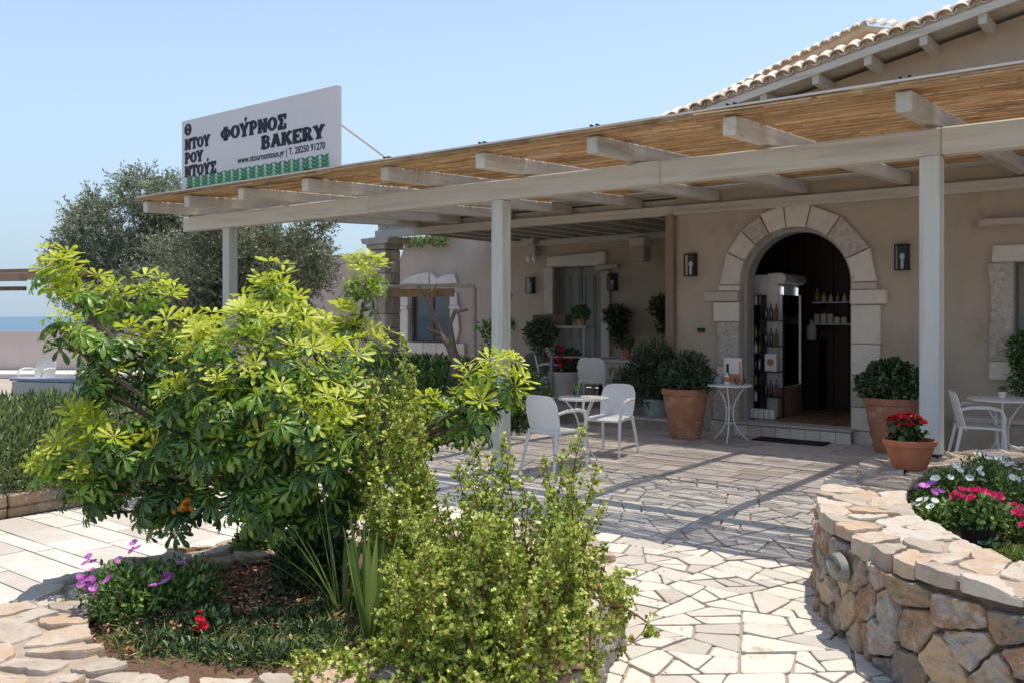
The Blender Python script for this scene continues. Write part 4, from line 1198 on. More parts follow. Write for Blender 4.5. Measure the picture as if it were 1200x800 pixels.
# ================================================================== FOLIAGE TOOLS
def unit(v): return v/np.maximum(1e-9, np.linalg.norm(v, axis=1, keepdims=True))
def leaves(P, D, Nn, L, W, fold=.15):
    """one folded diamond leaf (2 triangles pairs) per row: P base, D direction, Nn normal"""
    D = unit(D); S_ = unit(np.cross(D, Nn)); Nn = np.cross(S_, D)
    L = L[:, None]; W = W[:, None]
    n = len(P)
    V = np.empty((n, 6, 3))
    V[:, 0] = P
    V[:, 1] = P+D*L*.35+S_*W*.5+Nn*W*fold
    V[:, 2] = P+D*L*.75+S_*W*.42+Nn*W*fold-Nn*L*.05
    V[:, 3] = P+D*L-Nn*L*.12
    V[:, 4] = P+D*L*.75-S_*W*.42+Nn*W*fold-Nn*L*.05
    V[:, 5] = P+D*L*.35-S_*W*.5+Nn*W*fold
    b = (np.arange(n)*6)[:, None]
    Q = np.concatenate([b+np.array([[0, 1, 2, 3]]), b+np.array([[0, 3, 4, 5]])], 1).reshape(-1, 4)
    return V.reshape(-1, 3), Q
def tiny(P, D, Nn, L, W):
    D = unit(D); S_ = unit(np.cross(D, Nn)); n = len(P); L = L[:, None]; W = W[:, None]
    V = np.empty((n, 4, 3)); V[:, 0] = P; V[:, 1] = P+D*L*.55+S_*W*.5; V[:, 2] = P+D*L; V[:, 3] = P+D*L*.55-S_*W*.5
    b = (np.arange(n)*4)[:, None]
    return V.reshape(-1, 3), b+np.array([[0, 1, 2, 3]])
def rdir(n, up=0.): 
    d = unit(rng.normal(size=(n, 3))); d[:, 2] += up; return unit(d)
def foliage(name, V, Q, mat, parent, kind='stuff'):
    me = np_mesh(name, V-np.array(ORG[parent]), Q, mat)
    return link(name, me, parent, kind)
def blobs(specs, n, jitter=.35):
    """points in and near the surface of ellipsoids (cx,cy,cz,rx,ry,rz); returns points, outward"""
    sp = np.array(specs); wgt = sp[:, 3]*sp[:, 4]+sp[:, 4]*sp[:, 5]+sp[:, 3]*sp[:, 5]; idx = rng.choice(len(sp), n, p=wgt/wgt.sum())
    d = rdir(n); r = 1-np.abs(rng.normal(0, jitter, n)); r = np.clip(r, .1, 1.15)
    return sp[idx, :3]+d*sp[idx, 3:]*r[:, None], d
def bush(name, parent, specs, n, L, W, mat, jitter=.3, up=.5, big=True):
    P, o = blobs(specs, n, jitter)
    D = unit(o*.7+rdir(n)*.8+np.array([0, 0, up])); Nn = unit(o+rdir(n)*.7+np.array([0, 0, .6]))
    s_ = rng.uniform(.6, 1.25, n)
    V, Q = (leaves if big else tiny)(P, D, Nn, L*s_, W*s_) if big else tiny(P, D, Nn, L*s_, W*s_)
    return foliage(name, V, Q, mat, parent)

# ------------------------------------------------------------------ umbrella tree
TB = atz(372, 662, .34)
tree = thing("umbrella_tree", TB, "large umbrella tree with yellow green palmate leaves rising from the low stone planter", "tree", None)
def palm_leaf(seed, mat, dr0=.25, dr1=.6):
    r_ = random.Random(seed); V = []; Fc = []
    n = r_.choice([7, 8, 8, 9])
    for i in range(n):
        A = 2*math.pi*i/n+r_.uniform(-.12, .12); L = r_.uniform(.78, 1.05)*(1 if math.cos(A) > -.5 else .8); Wd = .145*L
        droop = r_.uniform(dr0, dr1); tw = r_.uniform(-.3, .3)
        ca, sa = math.cos(A), math.sin(A)
        rows = [(0.04, .05), (.25, .22), (.5, .62), (.75, 1.0), (.92, .78), (1.0, .12)]
        o = len(V)
        for t, wv in rows:
            x = t*L*(1-.12*droop*t); z = .05*t-droop*.55*t*t*L
            hw = Wd*wv
            for s_, zz in ((-1, hw*.35), (0, 0), (1, hw*.35)):
                px_, py_ = x, s_*hw
                V.append((px_*ca-py_*sa, px_*sa+py_*ca, z+zz+s_*hw*tw))
        for k in range(len(rows)-1):
            for c in range(2):
                a = o+k*3+c; Fc.append((a, a+1, a+4, a+3))
    o = len(V)   # petiole
    for t in range(2):
        for k in range(3):
            A = 2.1*k; V.append((.012*math.cos(A)-.35*t*0, .012*math.sin(A), -t*.75))
    for k in range(3): Fc.append((o+k, o+(k+1) % 3, o+3+(k+1) % 3, o+3+k))
    return mesh("leaf", V, Fc, mat, smooth=True)
LV = {k: [palm_leaf(s, m_, *((-.8, .1) if k == "n" else (.5, 1.15))) for s in range(5)] for k, m_ in (('n', m_sch_n), ('m', m_sch_m), ('o', m_sch_o))}
# branch tips: picture column, row, distance, size, share of new growth
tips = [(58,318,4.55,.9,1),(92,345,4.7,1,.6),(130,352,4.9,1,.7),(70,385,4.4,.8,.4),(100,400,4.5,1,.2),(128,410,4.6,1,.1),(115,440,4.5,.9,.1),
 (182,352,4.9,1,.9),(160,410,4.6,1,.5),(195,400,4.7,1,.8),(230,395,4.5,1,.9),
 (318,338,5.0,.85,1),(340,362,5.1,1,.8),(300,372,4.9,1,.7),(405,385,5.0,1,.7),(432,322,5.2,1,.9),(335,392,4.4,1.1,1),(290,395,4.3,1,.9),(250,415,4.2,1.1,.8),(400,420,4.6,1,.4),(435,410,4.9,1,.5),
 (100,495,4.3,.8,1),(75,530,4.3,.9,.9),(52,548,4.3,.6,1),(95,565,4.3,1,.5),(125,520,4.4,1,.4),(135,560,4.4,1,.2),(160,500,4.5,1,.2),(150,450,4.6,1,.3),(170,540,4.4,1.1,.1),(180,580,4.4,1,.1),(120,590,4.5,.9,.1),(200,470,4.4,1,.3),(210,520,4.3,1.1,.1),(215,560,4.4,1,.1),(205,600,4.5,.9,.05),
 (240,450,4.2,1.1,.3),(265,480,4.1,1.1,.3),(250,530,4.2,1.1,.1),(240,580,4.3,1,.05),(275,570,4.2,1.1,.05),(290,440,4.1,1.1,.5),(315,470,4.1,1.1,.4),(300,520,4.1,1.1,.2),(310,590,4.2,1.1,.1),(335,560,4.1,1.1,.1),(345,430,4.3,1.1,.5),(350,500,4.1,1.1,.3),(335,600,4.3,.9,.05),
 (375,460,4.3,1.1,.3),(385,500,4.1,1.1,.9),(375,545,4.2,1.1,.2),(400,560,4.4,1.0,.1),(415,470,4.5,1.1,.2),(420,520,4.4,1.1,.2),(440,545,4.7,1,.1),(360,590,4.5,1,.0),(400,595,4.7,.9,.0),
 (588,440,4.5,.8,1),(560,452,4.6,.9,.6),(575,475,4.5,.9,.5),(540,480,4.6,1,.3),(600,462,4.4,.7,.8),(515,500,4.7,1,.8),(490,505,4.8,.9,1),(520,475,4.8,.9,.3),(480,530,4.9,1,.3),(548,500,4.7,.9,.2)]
r_ = random.Random(3); cand = []
for _ in range(50):
    px, py = r_.uniform(110, 430), r_.uniform(410, 600)
    tips.append((px, py, r_.uniform(4.3, 5.1), .9, .08))
tips += [(425,345,5.2,.9,.5),(400,395,5.0,.9,.5),(365,395,4.8,.9,.7),(245,408,4.8,.9,.8)]
fork = [TB+Vector((dx, dy, z)) for dx, dy, z in ((-.05,0,.55),(.12,.05,.6),(-.25,.1,.5),(.0,-.15,.5))]
wood = MB(); P0 = Vector(TB)
trunks = [MB() for _ in range(3)]
for i, (dx, dy) in enumerate(((0, 0), (.09, .03), (-.07, .06))):
    f = fork[i]; b = P0+Vector((dx, dy, -.08)); pts = [b, b.lerp(f, .4)+Vector((.02*(i-1), .03, 0)), f]
    m = MB(); m.tube(pts, [.036, .03, .025], 8); m.build("trunk", m_bark, tree, smooth=True)
for (px, py, d, sz, nw) in tips:
    c = at(px, py, d+r_.uniform(-.12, .12)); f = min(fork, key=lambda q: (q-c).length)
    mid = f.lerp(c, .5)+Vector((r_.uniform(-.05, .05), r_.uniform(-.05, .05), -.08))
    wood.tube([f, mid, c-Vector((0, 0, .05))], [.016, .011, .006], 5, cap=False)
    outw = (c-(TB+Vector((-.2, 0, .7)))); outw.z *= .6; outw = outw.normalized()
    for k in range(int(22*sz)):
        up = r_.random()
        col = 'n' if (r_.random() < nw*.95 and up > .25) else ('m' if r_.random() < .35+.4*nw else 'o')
        dr = Vector((r_.gauss(0, 1), r_.gauss(0, 1), r_.gauss(0, 1)*.7)).normalized()
        p = c+dr*(.115*sz*r_.uniform(.4, 1.1))+Vector((0, 0, (.05 if col == 'n' else -.02)))
        nrm = (Vector((0, 0, 1.0))+dr*.75+outw*.45+Vector((r_.gauss(0, .2), r_.gauss(0, .2), 0))).normalized()
        s_ = r_.uniform(.058, .100)*(1.0 if col != 'n' else .95)*(.85+.2*sz)
        cand.append(((p-cam.location).length/s_*(1 if -10 < 0 else 1), p, nrm, s_, col))
wood.build("branches", m_bark, tree)
for dd in range(0):
    pass
cand.sort(key=lambda t: t[0])
def leaf_matrix(p, nrm, s_, spin):
    q = nrm.to_track_quat('Z', 'Y').to_matrix().to_4x4()
    return Matrix.Translation(p) @ q @ Matrix.Rotation(spin, 4, 'Z') @ Matrix.Scale(s_, 4)
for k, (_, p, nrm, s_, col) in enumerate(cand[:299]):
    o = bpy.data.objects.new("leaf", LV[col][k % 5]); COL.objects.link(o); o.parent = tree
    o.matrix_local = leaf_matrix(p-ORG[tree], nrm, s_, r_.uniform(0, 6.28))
rest = {'n': [], 'm': [], 'o': []}
for k, c in enumerate(cand[299:]): rest[c[4]].append(c)
VV = []; FF = []; MI = []; base = 0
for mi, key in enumerate('nmo'):
    for k, (_, p, nrm, s_, col) in enumerate(rest[key]):
        me = LV[key][k % 5]
        if not hasattr(me, '_c'): pass
        co = LVN[key][k % 5] if 'LVN' in globals() else None
        if co is None:
            LVN = {kk: [] for kk in 'nmo'}
            for kk in 'nmo':
                for m_ in LV[kk]:
                    a = np.empty(len(m_.vertices)*3); m_.vertices.foreach_get("co", a)
                    q4 = np.array([list(pg.vertices) for pg in m_.polygons]); LVN[kk].append((a.reshape(-1, 3), q4))
            co = LVN[key][k % 5]
        Mx = np.array(leaf_matrix(p-ORG[tree], nrm, s_, r_.uniform(0, 6.28)))
        VV.append(co[0]@Mx[:3, :3].T+Mx[:3, 3]); FF.append(co[1]+base); base += len(co[0]); MI.append(np.full(len(co[1]), mi))
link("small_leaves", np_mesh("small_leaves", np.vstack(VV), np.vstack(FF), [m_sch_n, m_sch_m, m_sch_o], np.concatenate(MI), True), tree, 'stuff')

# ------------------------------------------------------------------ small-leaved elephant bush (upright stems with many round leaves)
def eleph(name, label, base, tips_, leafL=.019, twig=.105, dens=1.0, r_=random.Random(9)):
    root = thing(name, base, label, "shrub")
    st = MB(); PP = []; DD = []
    for t in tips_:
        tip, b = t
        n = 7; pts = []
        bend = Vector((r_.gauss(0, .05), r_.gauss(0, .05), 0))
        for k in range(n):
            f = k/(n-1); pts.append(b.lerp(tip, f)+bend*math.sin(f*math.pi)+Vector((r_.gauss(0, .008), r_.gauss(0, .008), 0)))
        st.tube(pts, [.0062*(1-.75*k/(n-1)) for k in range(n)], 5, cap=False)
        L = (tip-b).length; ax = (tip-b).normalized()
        f = .12
        while f < 1:
            k = f*(n-1); i = min(int(k), n-2); p = pts[i].lerp(pts[i+1], k-i)
            tl = twig*(1.15-f*.95)*r_.uniform(.6, 1.2)
            a = r_.uniform(0, 6.28); h = Vector((math.cos(a), math.sin(a), 0)); h = (h-ax*h.dot(ax)).normalized()
            dr = (h+ax*r_.uniform(.1, .7)).normalized(); q = p.copy(); s_ = 0
            while s_ < tl:
                dr = (dr+Vector((r_.gauss(0, .06), r_.gauss(0, .06), .035))).normalized(); q = q+dr*.0125; s_ += .0125
                for _ in range(3): PP.append(tuple(q+Vector((r_.gauss(0, .004), r_.gauss(0, .004), r_.gauss(0, .004))))); DD.append(tuple(dr))
            if r_.random() < .15: st.tube([p, q], [.003, .0015], 3, cap=False)
            f += .0135/L/dens*r_.uniform(.6, 1.4)
        for k in range(14):
            PP.append(tuple(tip-ax*r_.uniform(0, .12))); DD.append(tuple(ax))
    st.build("stems", m_stemred, root)
    PP = np.array(PP); DD = np.array(DD); n = len(PP)
    D = unit(DD*.35+rdir(n, .15)); Nn = unit(rdir(n, .9)); s_ = rng.uniform(.6, 1.2, n)*leafL
    V, Q = leaves(PP, D, Nn, s_, s_*.85, .1)
    foliage("leaves", V, Q, m_port, root)
    return root
r9 = random.Random(9)
def mk_tips(lst, zb=.28):
    out = []
    for px, py, d in lst:
        tip = at(px, py, d); b = Vector((tip.x, tip.y, 0)); 
        k = at(px+ (585-px)*.28, 400, d); out.append((tip, Vector((k.x+r9.uniform(-.03, .03), k.y+r9.uniform(-.03, .03), zb))))
    return out
lst = [(685,498,3.95),(660,530,3.9),(640,540,4.0),(700,545,3.95),(672,560,3.8),(650,575,3.7),(705,590,3.8),(690,620,3.7),(668,620,3.6),(640,610,3.6),(712,635,3.7),
 (590,508,4.0),(575,530,3.9),(600,535,3.8),(560,515,4.1),(610,560,3.7),(580,560,3.6),(555,560,3.8),(535,545,3.9),(545,590,3.6),(570,600,3.5),(600,600,3.5),(625,590,3.7),(520,580,3.8),(510,560,4.0),(500,600,3.8),(515,625,3.5),
 (540,640,3.4),(575,645,3.35),(610,640,3.4),(640,650,3.4),(670,665,3.45),(700,672,3.55),(490,640,3.6),(480,610,3.8),(470,650,3.6),(505,670,3.4),(540,690,3.3),(580,690,3.25),(620,690,3.3),(650,700,3.35),(690,705,3.5),
 (460,690,3.5),(480,710,3.35),(520,725,3.25),(565,730,3.2),(600,735,3.2),(635,730,3.25),(440,720,3.4),(450,745,3.3),(490,755,3.25),(530,765,3.2),(570,770,3.15),(420,755,3.3),(460,775,3.2),(500,785,3.15),(540,790,3.1),(395,770,3.3),(370,785,3.25),(430,790,3.15),(590,770,3.15)]
lst += [(r9.uniform(430, 690), r9.uniform(600, 790), r9.uniform(3.2, 3.6)) for _ in range(26)]
lst += [(330,775,3.3),(350,790,3.2),(385,795,3.2),(410,780,3.25),(345,768,3.35),(470,795,3.1),(520,795,3.1)]
tp = mk_tips(lst)
# trailing shoots over the wall
for a, b in (((735,668,3.8),(700,690,3.6)),((728,685,3.75),(690,700,3.6)),((718,765,3.75),(700,700,3.65)),((698,795,3.6),(690,715,3.55)),((690,770,3.6),(680,710,3.5)),((724,740,3.8),(702,690,3.7)),((722,705,3.8),(690,690,3.7))):
    tp.append((at(*a), at(*b)))
eb = eleph("elephant_bush", "bushy shrub with tiny yellow green leaves spilling over the front planter's right edge", at(600, 740, 3.6), tp, r_=random.Random(10))
lst = [(470,398,4.35),(455,440,4.3),(440,465,4.3),(485,430,4.4),(410,470,4.4),(425,500,4.2),(465,480,4.2),(450,520,4.1),(480,520,4.1),(440,550,4.0),(465,560,4.0),(420,540,4.2),(500,545,4.1),(478,580,3.9),(432,440,4.4),(460,500,4.2),(445,585,3.9),(490,470,4.3),(475,455,4.3)]
eb2 = eleph("elephant_bush", "tall sparse shrub with tiny cream green leaves behind the bushy one", at(470, 660, 4.4), mk_tips(lst), twig=.11, dens=1.0, r_=random.Random(12))

# ------------------------------------------------------------------ strap-leaved plants, grass, mulch
def blade(m, b, tip, w, sag=.0, n=5):
    b, tip = Vector(b), Vector(tip); ax = (tip-b); s_ = ax.cross(Vector((0, 0, 1))).normalized()*w/2; V = []; up = s_.cross(ax).normalized()
    for k in range(n+1):
        f = k/n; p = b.lerp(tip, f)+Vector((0, 0, sag*math.sin(f*math.pi))); ww = (1-f**2.2)*(.75+.5*math.sin(min(1, f*1.6)*1.6))*.8
        V += [p-s_*ww+up*w*.12, p-up*w*.05, p+s_*ww+up*w*.12]
    Fc = []
    for k in range(n):
        for c in range(2): Fc.append((k*3+c, k*3+c+1, k*3+c+4, k*3+c+3))
    m.add(V, Fc)
def straps(name, label, base, n, L, w, mat, spread=.6, seed=1, tips_=None):
    rr = random.Random(seed); t = thing(name, base, label, "plant")
    for k in range(n):
        a = rr.uniform(0, 6.28); sp = rr.uniform(.1, spread); l = L*rr.uniform(.6, 1.1)
        b = Vector(base)+Vector((math.cos(a), math.sin(a), 0))*.03
        tip = b+Vector((math.cos(a)*sp*l, math.sin(a)*sp*l, l*(1-sp*.45)))
        m = MB(); blade(m, b, tip, w*rr.uniform(.8, 1.2), .06*sp*L); m.build("leaf", mat, t, smooth=True)
    return t
q = atz(432, 745, .31)
straps("strap_leaf_plant", "clump of long upright green strap leaves between the umbrella tree and the elephant bush", q, 16, .55, .035, m_aga, .45, 4)
q = atz(402, 715, .31)
straps("strap_leaf_plant", "looser clump of thin arching leaves just left of the upright strap leaves", q, 22, .6, .014, m_aga, .9, 6)
def tuft(specs, n, L, w, name, label, base, mat=m_grass):
    t = thing(name, base, label, "grass", None); 
    P = np.array([(s[0]+rng.normal(0, s[2]), s[1]+rng.normal(0, s[2]), .29) for s in specs for _ in range(n//len(specs))]); n = len(P)
    V = np.empty((n, 5, 3)); d = rdir(n); d[:, 2] = np.abs(d[:, 2])*.6+.7; d = unit(d); s_ = unit(np.cross(d, rdir(n)))*w; l = (L*rng.uniform(.5, 1.2, n))[:, None]; out = d*np.array([1, 1, 0])
    V[:, 0] = P-s_; V[:, 1] = P+s_; V[:, 2] = P+d*l*.6+s_*.7; V[:, 3] = P+d*l+out*l*.35-np.array([0, 0, 1])*l*.1; V[:, 4] = P+d*l*.6-s_*.7
    b = (np.arange(n)*5)[:, None]; Q = (b+np.array([[0, 1, 2, 4]])); T = b+np.array([[4, 2, 3, 3]])
    me = mesh(name, V.reshape(-1, 3)-np.array(base), [tuple(x) for x in Q.tolist()]+[tuple(x[:3]) for x in T.tolist()], mat)
    link("blades", me, t, 'stuff'); return t
A_ = [atz(x, y, .3) for x, y in ((215,768),(240,772),(300,768),(340,768),(380,768),(420,772),(150,752),(180,760),(265,760),(320,760),(410,755),(355,765),(300,740),(330,735),(360,720),(345,750),(380,745),(270,745),(235,755),(310,700),(390,730),(300,690),(200,740),(255,765))]
g = tuft([(p.x, p.y, .07) for p in A_], 1500, .10, .0035, "grass_tuft", "rough green grass along the inner edge of the left planter under the tree", A_[0])
q = atz(290, 752, .3)
t = thing("ground_cover", (q.x, q.y, .29), "low dark green weeds along the front inner edge of the left planter", "plant")
sp = [(p.x, p.y, .31, .10, .10, .05) for p in [atz(x, y, .3) for x, y in ((215,752),(250,748),(290,752),(330,748),(365,745),(270,735),(315,728),(355,728),(195,735),(390,750),(180,758),(205,765),(235,768),(262,770),(295,772),(325,772),(352,770),(165,748),(250,725),(335,705),(380,715))]]
bush("foliage", t, sp, 4600, .032, .012, m_dkleaf, .45)
# mulch chips and dry litter on the soil
P = []
for _ in range(3600):
    c = rng.choice(3, p=[.6, .25, .15]); pc = [atz(275, 690, .3), atz(300, 720, .3), atz(230, 730, .3)][c]
    P.append((pc.x+rng.normal(0, .16), pc.y+rng.normal(0, .2), .315+rng.uniform(0, .03)))
P = np.array(P); V, Q = tiny(P, rdir(len(P))*np.array([1, 1, .25]), rdir(len(P), 1.5), rng.uniform(.015, .05, len(P)), rng.uniform(.008, .02, len(P)))
t = link("bark_mulch", np_mesh("bark_mulch", V, Q, m_mulch)); tag(t, "reddish bark mulch on the soil of the left planter", "mulch", kind='stuff')

# ------------------------------------------------------------------ flowers
def flower_mesh(name, mat, petals=5, cup=.25, centre=True, layers=1):
    V = []; Fc = []; MI = []
    for ly in range(layers):
        for i in range(petals):
            A = 2*math.pi*(i+ly*.5)/petals; ca, sa = math.cos(A), math.sin(A); o = len(V); sc = 1-.3*ly
            for t, wv in ((.08, .1), (.5, .42), (.85, .5), (1, .25)):
                for s_ in (-1, 0, 1):
                    x, y = t*sc, s_*wv*sc; z = cup*t*t*(1+ly)+abs(s_)*.08
                    V.append((x*ca-y*sa, x*sa+y*ca, z))
            for k in range(3):
                for c in range(2): Fc.append((o+k*3+c, o+k*3+c+1, o+k*3+c+4, o+k*3+c+3)); MI.append(0)
    if centre:
        o = len(V); V += [(.13*math.cos(k*1.05), .13*math.sin(k*1.05), .1) for k in range(6)]; Fc.append(tuple(range(o, o+6))); MI.append(1)
    return mesh(name, V, Fc, [mat, m_fl_yel], MI, True)
FL = {'w': flower_mesh("flower", m_fl_wht), 'm': flower_mesh("flower", m_fl_mag, 5, .4, False, 2), 'r': flower_mesh("flower", m_fl_red, 5, .3, False, 2),
      'p': flower_mesh("flower", m_fl_pur, 5, .3, True), 'o': flower_mesh("flower", m_fl_org, 6, .5, False, 2)}
def bloom(t, key, p, s_, toward=None, rr=random):
    o = bpy.data.objects.new("flower", FL[key]); COL.objects.link(o); o.parent = t
    n = Vector((rr.gauss(0, .5), rr.gauss(0, .5)-.35, 1)).normalized()
    o.matrix_local = leaf_matrix(Vector(p)-ORG[t], n, s_, rr.uniform(0, 6))
def bed_plant(name, label, c, rad, h, nl, key, nf, fs, seed, leafL=.032, leafW=.012, mat=m_petleaf, top=True, cat="flower"):
    rr = random.Random(seed); t = thing(name, (c[0], c[1], c[2]), label, cat)
    bush("foliage", t, [(c[0]+rr.uniform(-.3, .3)*rad, c[1]+rr.uniform(-.3, .3)*rad, c[2]+h*.45, rad*.8, rad*.8, h*.55) for _ in range(4)], nl, leafL, leafW, mat, .4)
    for k in range(nf):
        a = rr.uniform(0, 6.28); f = math.sqrt(rr.random())*.95
        p = (c[0]+math.cos(a)*rad*f, c[1]+math.sin(a)*rad*f, c[2]+h*(1.02-.35*f*f)+rr.uniform(0, .02))
        bloom(t, key, p, fs*rr.uniform(.8, 1.15), rr=rr)
    return t
zs = .42
def bp(px, py, d): q = at(px, py, d); return (q.x, q.y, zs-.02)
bed_plant("petunia", "purple petunias at the left end of the flower bed against the planter's inner wall", bp(1088, 590, 5.55), .13, .20, 700, 'p', 9, .030, 1)
bed_plant("vinca_plant", "white flowered plant between the purple petunias and the dark pot of pink flowers", bp(1103, 605, 5.15), .17, .19, 1500, 'w', 10, .024, 2)
bed_plant("vinca_plant", "white flowered leafy plant at the back of the bed below the post", bp(1118, 570, 5.95), .20, .24, 1800, 'w', 9, .028, 3)
bed_plant("vinca_plant", "tallest white flowered plant in the middle back of the bed", bp(1160, 570, 6.0), .22, .32, 2200, 'w', 14, .028, 4)
bed_plant("vinca_plant", "white flowered plant by the far right rear stones of the bed", bp(1190, 590, 5.7), .18, .22, 1300, 'w', 6, .028, 5)
bed_plant("pink_flower_plant", "green plant with a few magenta blooms right of the dark pot", bp(1182, 640, 4.95), .17, .20, 1400, 'm', 6, .027, 6)
bed_plant("pink_flower_plant", "low plant with magenta blooms at the very right edge of the flower bed", bp(1215, 640, 4.8), .16, .19, 1200, 'm', 6, .027, 16)
bed_plant("vinca_plant", "low pale silvery plant at the wall edge in front of the dark pot", bp(1163, 650, 4.62), .07, .09, 300, 'w', 5, .02, 7)
bed_plant("dry_plant", "low dry yellow plant at the front right of the flower bed", bp(1190, 662, 4.5), .13, .09, 900, 'o', 3, .008, 8, .03, .008, m_grass, cat="plant")
# dark plastic pot with magenta geranium
q = at(1146, 628, 4.72)
def pot(name, loc, prof, mat, label, mat2=None, soil=True, cat="plant pot", wob=0):
    t = thing(name, loc, label, cat)
    MB().lathe(prof, 28, loc, wob).build("pot_body", mat, t, smooth=True)
    rr = max(p[0] for p in prof[-3:]); h = prof[-1][1]
    return t
t = pot("dark_flower_pot", (q.x, q.y, .40), [(.072, 0), (.088, .135), (.10, .14), (.10, .16), (.085, .16), (.08, .13)], m_black, "dark plastic pot standing in the flower bed")
bed_plant("geranium", "magenta geranium growing in the dark plastic pot", (q.x, q.y, .55), .15, .17, 1500, 'm', 30, .024, 9, .03, .02, m_petleaf)
# terracotta bowl with red geranium on the planter wall
q = atz(1066, 548, .575)
prof = [(.105, 0), (.13, .05), (.165, .165), (.178, .168), (.18, .205), (.165, .207), (.155, .17), (.0, .165)]
t = pot("terracotta_bowl", (q.x, q.y, .575), prof, m_terra_l, "orange terracotta bowl of red geraniums standing on the stone planter wall")
t2 = bed_plant("geranium", "bright red geranium in the terracotta bowl before the post", (q.x-.03, q.y+.01, .575+.17), .13, .19, 350, 'r', 34, .026, 10, .045, .04, m_dkleaf)
# petunias in the left planter
q = atz(150, 722, .3)
t = bed_plant("petunia", "dark leaved petunia with magenta and purple blooms at the left end of the left planter", (q.x, q.y, .28), .24, .26, 1700, 'p', 6, .026, 11, .036, .014, m_petleaf)
for px, py in ((100,660),(107,668),(98,678),(110,688),(104,652),(157,636),(161,642),(142,700),(102,690),(96,684),(109,658),(113,694),(155,645),(106,680)): bloom(t, 'p', at(px, py, 3.95+random.uniform(-.05, .05)), random.uniform(.018, .025))
q = atz(215, 715, .3)
t = bed_plant("petunia", "dark leafy petunia right of the magenta one below the tree", (q.x, q.y, .28), .24, .24, 1500, 'p', 4, .02, 12, .034, .013, m_petleaf)
q = atz(245, 745, .3)
t = bed_plant("red_flower_plant", "small plant with red blooms in the shade of the left planter", (q.x, q.y, .28), .1, .12, 500, 'r', 1, .02, 13, .04, .015, m_dkleaf)
for px, py in ((234,726),(238,733),(232,738)): bloom(t, 'r', at(px, py, 3.55), .02)
q = atz(300, 650, .3)
t = bed_plant("green_seedling", "light green seedling by the trunk at the back of the left planter", (q.x, q.y, .3), .14, .16, 600, 'w', 0, .02, 14, .045, .018, m_petleaf, cat="plant")
q = atz(345, 690, .3)
t = bed_plant("shade_plant", "dark leafy plant round the foot of the umbrella tree", (q.x, q.y+.1, .3), .22, .28, 1800, 'w', 0, .02, 15, .05, .02, m_dkleaf, cat="plant")
# orange dried flower head in the umbrella tree
for k in range(14):
    c = at(217, 596, 4.1)
    o = bpy.data.objects.new("flower_head", FL['o']); COL.objects.link(o); o.parent = tree
    o.matrix_local = leaf_matrix(c+Vector((random.gauss(0, .02), random.gauss(0, .02), random.gauss(0, .025)))-ORG[tree], Vector((random.gauss(0, 1), random.gauss(0, 1)-1, random.gauss(0, 1))).normalized(), .016, 0)

# ------------------------------------------------------------------ rosemary hedge on the left with its kerb
hx0, hx1, hy0, hy1, hh = -9.3, -7.85, -1.5, 8.2, 1.0
kb = thing("hedge_kerb", (-7.74, 3, 0), "low rough stone kerb at the foot of the rosemary hedge beside the path", "kerb")
MB().box(-7.92, hy0, 0, -7.75, hy1, .17).build("mortar", m_core, kb)
y = hy0
while y < hy1:
    L = rnd.uniform(.25, .5); z = 0
    for hgt in (.1, .1):
        MB().box(-7.93, y+.006, z+.006, -7.70-rnd.uniform(0, .02), y+L-.006, z+hgt+.0).build("stone", m_rubble, kb, .015, rough=.01); z += hgt
    y += L
hd = thing("rosemary_hedge", (-8.6, 3.3, 0), "long clipped grey green rosemary hedge along the left side of the path", "hedge")
hs = []
y = hy0
while y < hy1:
    hs.append((-8.5+rnd.uniform(-.12, .12), y, .40+rnd.uniform(-.05, .05), .80+rnd.uniform(-.05, .05), .42, .56+rnd.uniform(-.08, .08))); y += .3
P, o = blobs(hs, 150000, .11)
keep = (P[:, 2] > .1); P, o = P[keep], o[keep]; n = len(P)
D = unit(o*.5+rdir(n)*.5+np.array([0, 0, .5])); 
V, Q = tiny(P, D, rdir(n), rng.uniform(.05, .10, n), rng.uniform(.012, .02, n)); foliage("foliage", V, Q, m_rosem, hd)
V = []; m = MB()
for k in range(40):
    y = hy0+(hy1-hy0)*k/40; m.tube([(-8.5+rnd.uniform(-.3, .3), y, 0), (-8.5+rnd.uniform(-.5, .5), y+rnd.uniform(-.2, .2), .85)], [.02, .006], 5)
m.build("stems", m_bark, hd)
core = MB()
for (cx_, cy_, cz_, rx_, ry_, rz_) in hs[::2]:
    core.tube([(cx_, cy_-.3, .08), (cx_, cy_+.3, .08)], .02, 4)
# small leafy shrub behind the path, seen between the tree's branches
sb = thing("dry_shrub", atz(170, 520, 0), "brownish twiggy shrub glimpsed through the left branches of the umbrella tree", "shrub")
q = at(185, 510, 8.0)
bush("foliage", sb, [(q.x, q.y, .75, .45, .45, .4)], 2500, .05, .015, m_rosem, .4)
m = MB()
for k in range(30):
    a = rnd.uniform(0, 6.28); m.tube([(q.x, q.y, 0), (q.x+.2*math.cos(a), q.y+.2*math.sin(a), .5), (q.x+.5*math.cos(a), q.y+.5*math.sin(a), rnd.uniform(.7, 1.2))], [.015, .008, .003], 4)
m.build("twigs", m_barkg, sb)

